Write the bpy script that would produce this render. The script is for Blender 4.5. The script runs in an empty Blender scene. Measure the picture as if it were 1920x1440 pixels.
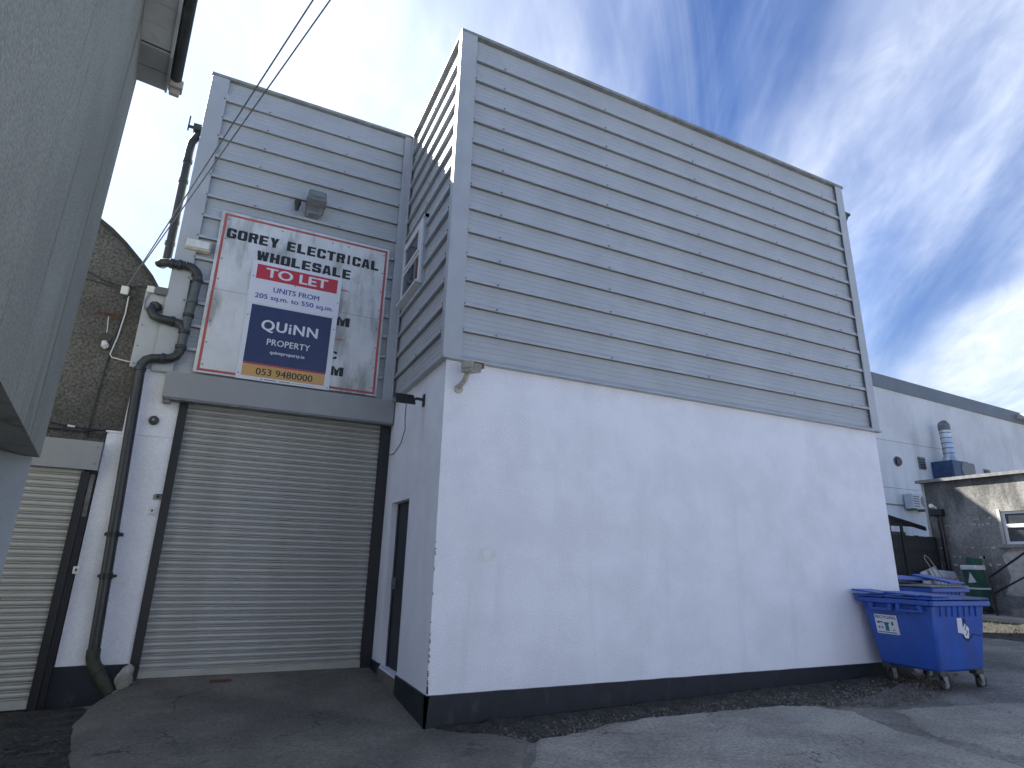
import bpy, bmesh, math, random
from mathutils import Vector, Matrix, noise
random.seed(7)
SC = bpy.context.scene
COL = SC.collection
R = math.radians

# ------------------------------------------------------------------ camera
YAW, PITCH, ROLL, FPX = 0.4397, 0.2922, 0.0246, 1104.04
CAM = Vector((-2.1244, -6.378, 1.65))
F = Vector((math.sin(YAW)*math.cos(PITCH), math.cos(YAW)*math.cos(PITCH), math.sin(PITCH)))
RT = Vector((math.cos(YAW), -math.sin(YAW), 0)); UP = RT.cross(F)
RT2 = math.cos(ROLL)*RT + math.sin(ROLL)*UP
UP2 = -math.sin(ROLL)*RT + math.cos(ROLL)*UP
cd = bpy.data.cameras.new('camera'); cam = bpy.data.objects.new('camera', cd); COL.objects.link(cam)
M = Matrix((RT2, UP2, -F)).transposed().to_4x4(); M.translation = CAM
cam.matrix_world = M
cd.sensor_fit = 'HORIZONTAL'; cd.sensor_width = 36; cd.lens = 36*FPX/1920
cd.clip_start = 0.05; cd.clip_end = 3000
SC.camera = cam

# ------------------------------------------------------------------ sky and sun
SUN = Vector((-0.70, 1.0, 1.02)).normalized()
EL = math.asin(SUN.z); AZ = math.atan2(SUN.x, SUN.y)
w = bpy.data.worlds.new('World'); SC.world = w; w.use_nodes = True
nt = w.node_tree; N = nt.nodes; L = nt.links; N.clear()
def nd(t, **k):
    n = N.new(t)
    for a, b in k.items(): setattr(n, a, b)
    return n
out = nd('ShaderNodeOutputWorld'); bg = nd('ShaderNodeBackground'); bg.inputs[1].default_value = 0.088
sky = nd('ShaderNodeTexSky', sky_type='NISHITA'); sky.sun_disc = False
sky.sun_elevation = EL; sky.sun_rotation = AZ; sky.air_density = 1.0; sky.dust_density = 0.5; sky.ozone_density = 3.0
tc = nd('ShaderNodeTexCoord'); sep = nd('ShaderNodeSeparateXYZ'); L.new(tc.outputs['Generated'], sep.inputs[0])
def mth(op, a, b=None, clamp=False):
    n = nd('ShaderNodeMath', operation=op); n.use_clamp = clamp
    for i, v in enumerate((a, b)):
        if v is None: continue
        if hasattr(v, 'links') or hasattr(v, 'is_linked'): L.new(v, n.inputs[i])
        else: n.inputs[i].default_value = v
    return n.outputs[0]
zc = mth('ADD', mth('MAXIMUM', sep.outputs[2], 0.0), 0.16)
u = mth('DIVIDE', sep.outputs[0], zc); v = mth('DIVIDE', sep.outputs[1], zc)
comb = nd('ShaderNodeCombineXYZ'); L.new(u, comb.inputs[0]); L.new(v, comb.inputs[1])
def cloud(scale, stretch, rot, detail, rough, dist, lo, hi, off):
    m = nd('ShaderNodeMapping'); m.inputs['Scale'].default_value = (stretch, 1, 1); m.inputs['Location'].default_value = off
    m0 = nd('ShaderNodeMapping'); m0.inputs['Rotation'].default_value = (0, 0, R(-rot)); L.new(comb.outputs[0], m0.inputs[0]); L.new(m0.outputs[0], m.inputs[0])
    n = nd('ShaderNodeTexNoise'); n.inputs['Scale'].default_value = scale; n.inputs['Detail'].default_value = detail
    n.inputs['Roughness'].default_value = rough; n.inputs['Distortion'].default_value = dist
    L.new(m.outputs[0], n.inputs['Vector'])
    r = nd('ShaderNodeMapRange'); r.interpolation_type = 'SMOOTHERSTEP'; r.inputs['From Min'].default_value = lo; r.inputs['From Max'].default_value = hi
    L.new(n.outputs['Fac'], r.inputs['Value']); return r.outputs[0]
c1 = cloud(0.80, 0.50, 52, 6, 0.52, 0.5, 0.44, 0.70, (6.2, 1.4, 0))
c2 = cloud(1.25, 0.26, 56, 10, 0.62, 0.9, 0.42, 0.76, (0.4, 3.2, 0))
c3 = cloud(3.2, 0.20, 46, 10, 0.68, 1.3, 0.36, 0.82, (2.0, 2.0, 0))
c4 = cloud(7.0, 0.5, 50, 8, 0.66, 0.9, 0.30, 0.80, (2.0, 2.0, 0))
body = mth('ADD', mth('MULTIPLY', mth('MULTIPLY', c1, 0.85), mth('ADD', mth('MULTIPLY', c4, 0.4), 0.7)), mth('ADD', mth('MULTIPLY', c2, 0.42), mth('MULTIPLY', c3, 0.30)))
# hazy veil thickens gently toward the sun's side and the horizon
dots = nd('ShaderNodeVectorMath', operation='DOT_PRODUCT'); L.new(tc.outputs['Generated'], dots.inputs[0]); dots.inputs[1].default_value = SUN
veil = nd('ShaderNodeMapRange'); veil.interpolation_type = 'SMOOTHSTEP'; veil.inputs['From Min'].default_value = 0.50; veil.inputs['From Max'].default_value = 0.97; veil.inputs['To Max'].default_value = 0.72
L.new(dots.outputs['Value'], veil.inputs['Value'])
hor = nd('ShaderNodeMapRange'); hor.inputs['From Min'].default_value = 0.55; hor.inputs['From Max'].default_value = 0.0; hor.inputs['To Max'].default_value = 0.40
L.new(sep.outputs[2], hor.inputs['Value'])
fac = mth('ADD', mth('ADD', body, veil.outputs[0]), hor.outputs[0], clamp=True)
fac = mth('MULTIPLY', fac, 0.90)
fac = mth('ADD', fac, 0.04)
lum = nd('ShaderNodeMixRGB'); lum.blend_type = 'MIX'
cl = nd('ShaderNodeMixRGB'); L.new(c1, cl.inputs[0]); cl.inputs[1].default_value = (2.5, 2.95, 3.85, 1); cl.inputs[2].default_value = (3.4, 3.65, 4.15, 1)
hs = nd('ShaderNodeHueSaturation'); hs.inputs['Saturation'].default_value = 1.32; hs.inputs['Hue'].default_value = 0.513; hs.inputs['Value'].default_value = 0.66; L.new(sky.outputs[0], hs.inputs['Color'])
L.new(fac, lum.inputs[0]); L.new(hs.outputs[0], lum.inputs[1]); L.new(cl.outputs[0], lum.inputs[2])
aur = nd('ShaderNodeMapRange'); aur.interpolation_type = 'SMOOTHSTEP'; aur.inputs['From Min'].default_value = 0.72; aur.inputs['From Max'].default_value = 1.0; aur.inputs['To Min'].default_value = 1.0; aur.inputs['To Max'].default_value = 1.75
L.new(dots.outputs['Value'], aur.inputs['Value'])
glow = nd('ShaderNodeVectorMath', operation='SCALE'); L.new(lum.outputs[0], glow.inputs[0]); L.new(aur.outputs[0], glow.inputs['Scale'])   # thin cloud glows around the sun
mott = mth('ADD', mth('MULTIPLY', c1, 0.20), mth('ADD', mth('MULTIPLY', c2, 0.26), 0.72))
glow2 = nd('ShaderNodeVectorMath', operation='SCALE'); L.new(glow.outputs[0], glow2.inputs[0]); L.new(mott, glow2.inputs['Scale'])
L.new(glow2.outputs[0], bg.inputs[0]); L.new(bg.outputs[0], out.inputs[0])

sd = bpy.data.lights.new('sun', 'SUN'); sd.energy = 4.0; sd.angle = R(0.53); sd.color = (1.0, 0.94, 0.84)
so = bpy.data.objects.new('sun', sd); COL.objects.link(so)
so.rotation_euler = SUN.to_track_quat('Z', 'Y').to_euler(); so.location = (-10, 15, 25)

SC.view_settings.view_transform = 'Standard'; SC.view_settings.look = 'None'
SC.view_settings.exposure = 2.0; SC.view_settings.gamma = 1.0; SC.view_settings.use_curve_mapping = False

# ------------------------------------------------------------------ materials
MAT = {}
def mat(name, col, rough=0.6, var=0.0, vscale=3.0, col2=None, bump=0.0, bscale=60.0, metal=0.0, streak=0.0, scol=(0.1, 0.1, 0.09), stretch=(1, 1, 0.12), sscale=5.0, spec=0.5, slo=0.48, shi=0.72, detail=6, fine=0.0, crack=0.0, crscale=0.9):
    m = bpy.data.materials.new(name); m.use_nodes = True; t = m.node_tree; n = t.nodes; l = t.links
    b = n['Principled BSDF']; b.inputs['Roughness'].default_value = rough; b.inputs['Metallic'].default_value = metal
    b.inputs['Specular IOR Level'].default_value = spec
    c = n.new('ShaderNodeTexCoord'); g = c.outputs['Object']
    if col2 is None: col2 = tuple(max(0, x*(1-var)) for x in col)
    nz = n.new('ShaderNodeTexNoise'); nz.inputs['Scale'].default_value = vscale; nz.inputs['Detail'].default_value = detail; nz.inputs['Roughness'].default_value = 0.62
    l.new(g, nz.inputs['Vector'])
    rp = n.new('ShaderNodeMapRange'); rp.interpolation_type = 'SMOOTHSTEP'; rp.inputs['From Min'].default_value = 0.36; rp.inputs['From Max'].default_value = 0.64
    l.new(nz.outputs['Fac'], rp.inputs['Value'])
    mx = n.new('ShaderNodeMixRGB'); mx.inputs[1].default_value = (*col, 1); mx.inputs[2].default_value = (*col2, 1); l.new(rp.outputs[0], mx.inputs[0])
    last = mx.outputs[0]
    if streak > 0:
        mp = n.new('ShaderNodeMapping'); mp.inputs['Scale'].default_value = stretch; l.new(g, mp.inputs[0])
        s = n.new('ShaderNodeTexNoise'); s.inputs['Scale'].default_value = sscale; s.inputs['Detail'].default_value = 7; s.inputs['Roughness'].default_value = 0.6; l.new(mp.outputs[0], s.inputs['Vector'])
        q = n.new('ShaderNodeMapRange'); q.interpolation_type = 'SMOOTHSTEP'; q.inputs['From Min'].default_value = slo; q.inputs['From Max'].default_value = shi; q.inputs['To Max'].default_value = streak
        l.new(s.outputs['Fac'], q.inputs['Value'])
        x2 = n.new('ShaderNodeMixRGB'); x2.inputs[2].default_value = (*scol, 1); l.new(last, x2.inputs[1]); l.new(q.outputs[0], x2.inputs[0]); last = x2.outputs[0]
    if fine > 0:
        s = n.new('ShaderNodeTexNoise'); s.inputs['Scale'].default_value = bscale*0.8; s.inputs['Detail'].default_value = 3; l.new(g, s.inputs['Vector'])
        q = n.new('ShaderNodeMapRange'); q.inputs['From Min'].default_value = 0.3; q.inputs['From Max'].default_value = 0.7; q.inputs['To Min'].default_value = 1-fine; q.inputs['To Max'].default_value = 1+fine
        l.new(s.outputs['Fac'], q.inputs['Value'])
        x2 = n.new('ShaderNodeMixRGB'); x2.blend_type = 'MULTIPLY'; x2.inputs[0].default_value = 1; l.new(last, x2.inputs[1]); l.new(q.outputs[0], x2.inputs[2]); last = x2.outputs[0]
    hgt = None
    if crack > 0:
        ds = n.new('ShaderNodeTexNoise'); ds.inputs['Scale'].default_value = 2.2; ds.inputs['Detail'].default_value = 6; l.new(g, ds.inputs['Vector'])
        ad = n.new('ShaderNodeMixRGB'); ad.blend_type = 'LINEAR_LIGHT'; ad.inputs[0].default_value = 0.55; l.new(g, ad.inputs[1]); l.new(ds.outputs['Color'], ad.inputs[2])
        vo = n.new('ShaderNodeTexVoronoi'); vo.feature = 'DISTANCE_TO_EDGE'; vo.inputs['Scale'].default_value = crscale; l.new(ad.outputs[0], vo.inputs['Vector'])
        q = n.new('ShaderNodeMapRange'); q.inputs['From Min'].default_value = 0.002; q.inputs['From Max'].default_value = 0.008; q.inputs['To Min'].default_value = 1; q.inputs['To Max'].default_value = 0
        l.new(vo.outputs['Distance'], q.inputs['Value'])
        br = n.new('ShaderNodeTexNoise'); br.inputs['Scale'].default_value = 0.9; l.new(g, br.inputs['Vector'])
        bq = n.new('ShaderNodeMapRange'); bq.inputs['From Min'].default_value = 0.46; bq.inputs['From Max'].default_value = 0.6; bq.inputs['To Max'].default_value = crack; l.new(br.outputs['Fac'], bq.inputs['Value'])
        mm = n.new('ShaderNodeMath'); mm.operation = 'MULTIPLY'; l.new(q.outputs[0], mm.inputs[0]); l.new(bq.outputs[0], mm.inputs[1])
        x2 = n.new('ShaderNodeMixRGB'); x2.inputs[2].default_value = (0.018, 0.018, 0.015, 1); l.new(last, x2.inputs[1]); l.new(mm.outputs[0], x2.inputs[0]); last = x2.outputs[0]
    l.new(last, b.inputs['Base Color'])
    if bump > 0:
        bn = n.new('ShaderNodeTexNoise'); bn.inputs['Scale'].default_value = bscale; bn.inputs['Detail'].default_value = 5; bn.inputs['Roughness'].default_value = 0.65; l.new(g, bn.inputs['Vector'])
        bp = n.new('ShaderNodeBump'); bp.inputs['Strength'].default_value = bump; bp.inputs['Distance'].default_value = 0.01; l.new(bn.outputs['Fac'], bp.inputs['Height']); l.new(bp.outputs[0], b.inputs['Normal'])
    MAT[name] = m; return m
mat('white_render', (0.85, 0.872, 0.94), 0.75, 0.09, 1.3, bump=0.55, bscale=70, streak=0.35, scol=(0.66, 0.69, 0.745), sscale=4.2, stretch=(1, 1, 0.10), slo=0.54, shi=0.74, fine=0.08, detail=11)
mat('white_wall_far', (0.78, 0.80, 0.82), 0.85, 0.14, 0.35, bump=0.3, bscale=20, streak=0.55, scol=(0.36, 0.38, 0.38), sscale=0.9, stretch=(1, 1, 0.18), fine=0.06)
mat('cladding', (0.435, 0.465, 0.495), 0.42, 0.10, 1.3, streak=0.28, scol=(0.345, 0.37, 0.395), sscale=4, stretch=(0.5, 0.5, 2.0), bump=0.03, bscale=180, fine=0.02)
mat('flashing', (0.43, 0.46, 0.485), 0.40, 0.10, 2.0, streak=0.3, scol=(0.31, 0.33, 0.345), sscale=3, bump=0.03, bscale=120)
mat('cap_metal', (0.30, 0.31, 0.30), 0.5, 0.3, 5.0, streak=0.4, scol=(0.16, 0.17, 0.13), sscale=7, stretch=(1, 1, 1))
mat('screw', (0.22, 0.235, 0.25), 0.4, 0.2, 10, metal=0.6)
mat('shutter', (0.45, 0.455, 0.44), 0.36, 0.14, 1.2, streak=0.5, scol=(0.33, 0.325, 0.285), sscale=2.6, stretch=(0.5, 1, 1.0), slo=0.46, shi=0.68, fine=0.03)
mat('shutter_nb', (0.43, 0.43, 0.395), 0.42, 0.16, 1.4, streak=0.5, scol=(0.22, 0.21, 0.17), sscale=2.5, stretch=(0.35, 1, 1.6))
mat('hood', (0.31, 0.325, 0.335), 0.38, 0.08, 1.5, streak=0.25, scol=(0.22, 0.22, 0.2), sscale=2, bump=0.02, bscale=15)
mat('navy', (0.009, 0.015, 0.028), 0.48, 0.3, 5, bump=0.12, bscale=60, streak=0.55, scol=(0.045, 0.046, 0.044), sscale=6, stretch=(1, 1, 0.5), slo=0.54, shi=0.70)
mat('black_rail', (0.010, 0.012, 0.017), 0.42, 0.3, 8, bump=0.05, bscale=40)
mat('pipe', (0.035, 0.040, 0.044), 0.38, 0.25, 9, streak=0.35, scol=(0.10, 0.105, 0.09), sscale=9)
mat('pipe_pale', (0.10, 0.115, 0.12), 0.45, 0.2, 9, streak=0.3, scol=(0.16, 0.17, 0.16), sscale=9)
mat('pipe_moss', (0.035, 0.042, 0.030), 0.7, 0.2, 14, col2=(0.06, 0.065, 0.04), bump=0.3, bscale=60)
mat('board_white', (0.70, 0.73, 0.75), 0.5, 0.12, 2, streak=0.72, scol=(0.17, 0.185, 0.165), sscale=3.6, stretch=(1, 1, 0.28), slo=0.46, shi=0.70, fine=0.05, bscale=50)
mat('sign_red', (0.50, 0.10, 0.09), 0.5, 0.3, 5, streak=0.3, scol=(0.35, 0.3, 0.28), sscale=10, stretch=(1, 1, 1))
mat('sign_black', (0.018, 0.019, 0.022), 0.5, 0.3, 30)
mat('let_white', (0.74, 0.76, 0.82), 0.35, 0.04, 2, fine=0.01)
mat('let_red', (0.52, 0.035, 0.05), 0.35, 0.05, 3)
mat('let_navy', (0.024, 0.038, 0.115), 0.3, 0.15, 4)
mat('let_gold', (0.62, 0.37, 0.11), 0.35, 0.06, 3)
mat('let_blue', (0.06, 0.06, 0.36), 0.4)
mat('left_render', (0.34, 0.355, 0.31), 0.9, 0.2, 0.6, bump=0.5, bscale=75, streak=0.7, scol=(0.15, 0.16, 0.13), sscale=2.6, stretch=(1.6, 1.6, 0.09), slo=0.55, shi=0.66, fine=0.26)
mat('left_lower', (0.40, 0.425, 0.43), 0.8, 0.12, 1, bump=0.3, bscale=40, fine=0.05, streak=0.3, scol=(0.25, 0.26, 0.25), sscale=3)
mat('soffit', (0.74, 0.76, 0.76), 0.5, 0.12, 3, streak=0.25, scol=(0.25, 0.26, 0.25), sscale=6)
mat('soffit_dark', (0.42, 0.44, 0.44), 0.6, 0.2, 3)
mat('gutter', (0.05, 0.058, 0.055), 0.45, 0.25, 6, streak=0.4, scol=(0.13, 0.14, 0.10), sscale=6)
mat('pebbledash', (0.125, 0.12, 0.108), 0.95, 0.35, 1.1, bump=1.0, bscale=38, streak=0.5, scol=(0.045, 0.045, 0.040), sscale=1.8, fine=0.55, stretch=(1, 1, 0.4))
mat('felt', (0.06, 0.06, 0.058), 0.9, 0.3, 4, bump=0.3)
mat('concrete', (0.37, 0.345, 0.29), 0.82, 0.35, 0.8, bump=0.55, bscale=42, streak=0.5, scol=(0.21, 0.198, 0.16), sscale=1.5, stretch=(1, 1, 1), fine=0.32, crack=0.8)
mat('concrete_ramp', (0.20, 0.182, 0.145), 0.72, 0.4, 0.7, bump=0.45, bscale=42, streak=0.6, scol=(0.07, 0.066, 0.054), sscale=1.1, stretch=(1, 1, 1), fine=0.30, crack=0.7, crscale=0.5)
mat('asphalt', (0.25, 0.235, 0.20), 0.9, 0.45, 0.9, bump=0.9, bscale=32, streak=0.6, scol=(0.11, 0.105, 0.088), sscale=2.1, stretch=(1, 1, 1), fine=0.35)
mat('soil', (0.055, 0.052, 0.043), 0.95, 0.5, 6, bump=1.0, bscale=40, fine=0.45)
mat('pebble', (0.19, 0.178, 0.15), 0.85, 0.6, 9, fine=0.3, bscale=30)
mat('leaf_litter', (0.045, 0.038, 0.028), 0.85, 0.5, 8, col2=(0.09, 0.08, 0.06))
mat('grass', (0.045, 0.065, 0.025), 0.7, 0.4, 4)
mat('kerb', (0.38, 0.35, 0.30), 0.85, 0.25, 1.5, bump=0.4, bscale=30, fine=0.15)
mat('stone', (0.36, 0.345, 0.31), 0.9, 0.35, 9, bump=0.9, bscale=30, fine=0.2)
mat('brick', (0.16, 0.06, 0.042), 0.9, 0.35, 9, bump=0.6, bscale=50)
mat('white_plastic', (0.72, 0.73, 0.71), 0.4, 0.1, 9, streak=0.3, scol=(0.42, 0.40, 0.34), sscale=12)
mat('cream', (0.52, 0.50, 0.44), 0.45, 0.2, 9, streak=0.35, scol=(0.27, 0.24, 0.19), sscale=14)
mat('dark_plastic', (0.022, 0.024, 0.027), 0.4, 0.3, 9)
mat('grey_metal', (0.19, 0.20, 0.205), 0.45, 0.3, 8, streak=0.3, scol=(0.1, 0.1, 0.09), sscale=12)
mat('lamp_glass', (0.20, 0.23, 0.22), 0.15, 0.1, 3)
mat('glass', (0.035, 0.042, 0.047), 0.06, 0.3, 2.0, spec=0.8)
mat('upvc', (0.70, 0.72, 0.73), 0.3, 0.06, 5)
mat('bin_blue', (0.030, 0.105, 0.46), 0.42, 0.16, 2.5, streak=0.5, scol=(0.06, 0.085, 0.22), sscale=6, bump=0.04, bscale=90)
mat('bin_lid', (0.028, 0.10, 0.45), 0.46, 0.25, 4, streak=0.5, scol=(0.10, 0.14, 0.28), sscale=4, stretch=(1, 1, 1))
mat('bin_lid_dusty', (0.055, 0.085, 0.22), 0.6, 0.3, 4, streak=0.5, scol=(0.15, 0.16, 0.19), sscale=5, stretch=(1, 1, 1))
mat('bin_lid_grey', (0.20, 0.21, 0.21), 0.6, 0.25, 5)
mat('rubber', (0.035, 0.035, 0.036), 0.75, 0.3, 12)
mat('galv', (0.30, 0.31, 0.31), 0.45, 0.3, 14, metal=0.35)
mat('steel', (0.62, 0.64, 0.66), 0.28, 0.2, 3, metal=0.9, bump=0.15, bscale=12)
mat('fan_blue', (0.035, 0.075, 0.17), 0.5, 0.3, 4)
mat('annex', (0.25, 0.25, 0.24), 0.92, 0.3, 0.8, bump=0.8, bscale=22, streak=0.85, scol=(0.075, 0.076, 0.075), sscale=1.6, stretch=(1, 1, 0.35), slo=0.42, shi=0.62, fine=0.25)
mat('flaked', (0.50, 0.49, 0.46), 0.9, 0.3, 6, bump=0.5, bscale=25)
mat('dark_timber', (0.028, 0.033, 0.036), 0.85, 0.35, 5, bump=0.3, bscale=30)
mat('fascia_far', (0.165, 0.195, 0.225), 0.5, 0.15, 1)
mat('sheet_roof', (0.17, 0.18, 0.18), 0.7, 0.3, 2, streak=0.4, scol=(0.08, 0.08, 0.07), sscale=3)
mat('panel_white', (0.60, 0.63, 0.66), 0.55, 0.12, 4)
mat('green_plastic', (0.030, 0.105, 0.080), 0.45, 0.3, 5)
mat('red_wire', (0.30, 0.08, 0.05), 0.6)
mat('rust', (0.11, 0.055, 0.035), 0.9, 0.5, 12)
mat('teal', (0.03, 0.20, 0.24), 0.5)
mat('cable', (0.030, 0.032, 0.034), 0.5)
mat('line_cable', (0.26, 0.27, 0.28), 0.5)

# ------------------------------------------------------------------ mesh helpers
class MB:
    def __init__(s): s.v = []; s.f = []
    def face_idx(s, pts): i = len(s.v); s.v += [tuple(p) for p in pts]; return list(range(i, i+len(pts)))
    def box(s, x0, x1, y0, y1, z0, z1, rot=None, pivot=None):
        p = [Vector((x, y, z)) for z in (z0, z1) for y in (y0, y1) for x in (x0, x1)]
        if rot is not None:
            c = Vector(pivot) if pivot else Vector(((x0+x1)/2, (y0+y1)/2, (z0+z1)/2)); p = [c + rot @ (q-c) for q in p]
        i = len(s.v); s.v += [tuple(q) for q in p]
        for f in ((0, 2, 3, 1), (4, 5, 7, 6), (0, 1, 5, 4), (2, 6, 7, 3), (0, 4, 6, 2), (1, 3, 7, 5)): s.f.append([i+k for k in f])
        return s
    def hexa(s, p):
        i = len(s.v); s.v += [tuple(q) for q in p]
        for f in ((0, 3, 2, 1), (4, 5, 6, 7), (0, 1, 5, 4), (1, 2, 6, 5), (2, 3, 7, 6), (3, 0, 4, 7)): s.f.append([i+k for k in f])
        return s
    def prism(s, poly, d):      # poly: list of 3D points, extruded by vector d
        d = Vector(d); n = len(poly); i = len(s.v); s.v += [tuple(p) for p in poly] + [tuple(Vector(p)+d) for p in poly]
        s.f.append([i+k for k in range(n)][::-1]); s.f.append([i+n+k for k in range(n)])
        for k in range(n): s.f.append([i+k, i+(k+1) % n, i+n+(k+1) % n, i+n+k])
        return s
    def tube(s, path, r, n=12, cap=True):
        path = [Vector(p) for p in path]; rs = r if isinstance(r, (list, tuple)) else [r]*len(path)
        prev = None; rings = []
        for k, p in enumerate(path):
            t = (path[min(k+1, len(path)-1)] - path[max(k-1, 0)]).normalized()
            if prev is None:
                a = Vector((0, 0, 1)) if abs(t.z) < .9 else Vector((1, 0, 0)); u_ = t.cross(a).normalized()
            else:
                u_ = (prev - t*prev.dot(t)).normalized()
            prev = u_; w_ = t.cross(u_); i = len(s.v)
            s.v += [tuple(p + rs[k]*(math.cos(a_)*u_ + math.sin(a_)*w_)) for a_ in [2*math.pi*q/n for q in range(n)]]
            rings.append(i)
        for a_, b_ in zip(rings, rings[1:]):
            for q in range(n): s.f.append([a_+q, a_+(q+1) % n, b_+(q+1) % n, b_+q])
        if cap:
            s.f.append([rings[0]+q for q in range(n)][::-1]); s.f.append([rings[-1]+q for q in range(n)])
        return s
    def sweep(s, prof, mapf, a0, a1, cap=True):   # open profile [(d,z)] swept between a0 and a1
        n = len(prof); i = len(s.v)
        s.v += [tuple(mapf(a0, d, z)) for d, z in prof] + [tuple(mapf(a1, d, z)) for d, z in prof]
        for k in range(n-1): s.f.append([i+k, i+n+k, i+n+k+1, i+k+1])
        if cap: s.f.append([i+k for k in range(n)]); s.f.append([i+n+k for k in range(n)][::-1])
        return s
def empty(name, loc, label, cat, group=None):
    o = bpy.data.objects.new(name, None); COL.objects.link(o); o.location = loc; o.empty_display_size = 0.2
    o['label'] = label; o['category'] = cat
    if group: o['group'] = group
    return o
def mk(name, mb, m, parent=None, label=None, cat=None, kind=None, smooth=False, bevel=0.0, group=None, fix=True):
    me = bpy.data.meshes.new(name); me.from_pydata(mb.v, [], mb.f)
    if fix:
        b = bmesh.new(); b.from_mesh(me); bmesh.ops.recalc_face_normals(b, faces=b.faces); b.to_mesh(me); b.free()
    me.materials.append(MAT[m]); me.update()
    return link(name, me, parent, label, cat, kind, smooth, bevel, group)
def link(name, me, parent=None, label=None, cat=None, kind=None, smooth=False, bevel=0.0, group=None):
    o = bpy.data.objects.new(name, me); COL.objects.link(o)
    if parent is not None:
        o.parent = parent
        if parent.type == 'EMPTY': o.matrix_parent_inverse = Matrix.Translation(-Vector(parent.location)) if not any(parent.rotation_euler) else Matrix.Identity(4)
    if label: o['label'] = label
    if cat: o['category'] = cat
    if kind: o['kind'] = kind
    if group: o['group'] = group
    if smooth:
        for p in me.polygons: p.use_smooth = True
        try: me.set_sharp_from_angle(angle=R(38))
        except Exception: pass
    if bevel > 0:
        md = o.modifiers.new('bevel', 'BEVEL'); md.width = bevel; md.segments = 2; md.limit_method = 'ANGLE'; md.angle_limit = R(40)
    return o
def bx(name, b, m, parent=None, **k): return mk(name, MB().box(*b), m, parent, **k)
def sub(o): return o
def arc(c, r, a0, a1, n, e1, e2):
    e1, e2 = Vector(e1), Vector(e2)
    return [Vector(c)+r*(math.cos(a)*e1+math.sin(a)*e2) for a in [a0+(a1-a0)*k/n for k in range(n+1)]]
def text(body, m, parent, x0, x1, z0, z1, y, bold=0.0, name='lettering', label=None, mapf=None, shear=0.0, space=1.0):
    c = bpy.data.curves.new(name, 'FONT'); c.body = body; c.size = 1.0; c.shear = shear; c.space_character = space; c.resolution_u = 4
    o = bpy.data.objects.new('tmp', c); COL.objects.link(o)
    dg = bpy.context.evaluated_depsgraph_get(); dg.update()
    me = bpy.data.meshes.new_from_object(o.evaluated_get(dg)); bpy.data.objects.remove(o); bpy.data.curves.remove(c)
    xs = [v_.co.x for v_ in me.vertices]; ys = [v_.co.y for v_ in me.vertices]
    ax, bx_, ay, by = min(xs), max(xs), min(ys), max(ys)
    kx, kz = (x1-x0)/(bx_-ax+2*bold), (z1-z0)/(by-ay+bold)
    shifts = [(0, 0)] if bold == 0 else [(-bold, 0), (0, 0), (bold, 0), (-bold*.5, bold*.5), (bold*.5, -bold*.5)]
    V, FC = [], []
    for q, (dx, dy) in enumerate(shifts):
        i = len(V)
        for v_ in me.vertices:
            p = (x0+(v_.co.x+dx+bold-ax)*kx, z0+(v_.co.y+dy+bold*.5-ay)*kz)
            e = .00012*q
            V.append(tuple(mapf(*p)-Vector((e, 0, 0))) if mapf else (p[0], y-e, p[1]))
        FC += [[i+k for k in f.vertices] for f in me.polygons]
    bpy.data.meshes.remove(me)
    me = bpy.data.meshes.new(name); me.from_pydata(V, [], FC); me.materials.append(MAT[m]); me.update()
    return link(name, me, parent, label)
OCT_O = [(.13, 0), (.87, 0), (1, .13), (1, .87), (.87, 1), (.13, 1), (0, .87), (0, .13)]
OCT_I = [(.42, .2), (.58, .2), (.63, .26), (.63, .74), (.58, .8), (.42, .8), (.37, .74), (.37, .26)]
def ringq(skip=()): return [[OCT_O[k], OCT_O[(k+1) % 8], OCT_I[(k+1) % 8], OCT_I[k]] for k in range(8) if k not in skip]
def rc_(x0, y0, x1, y1): return [(x0, y0), (x1, y0), (x1, y1), (x0, y1)]
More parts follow.
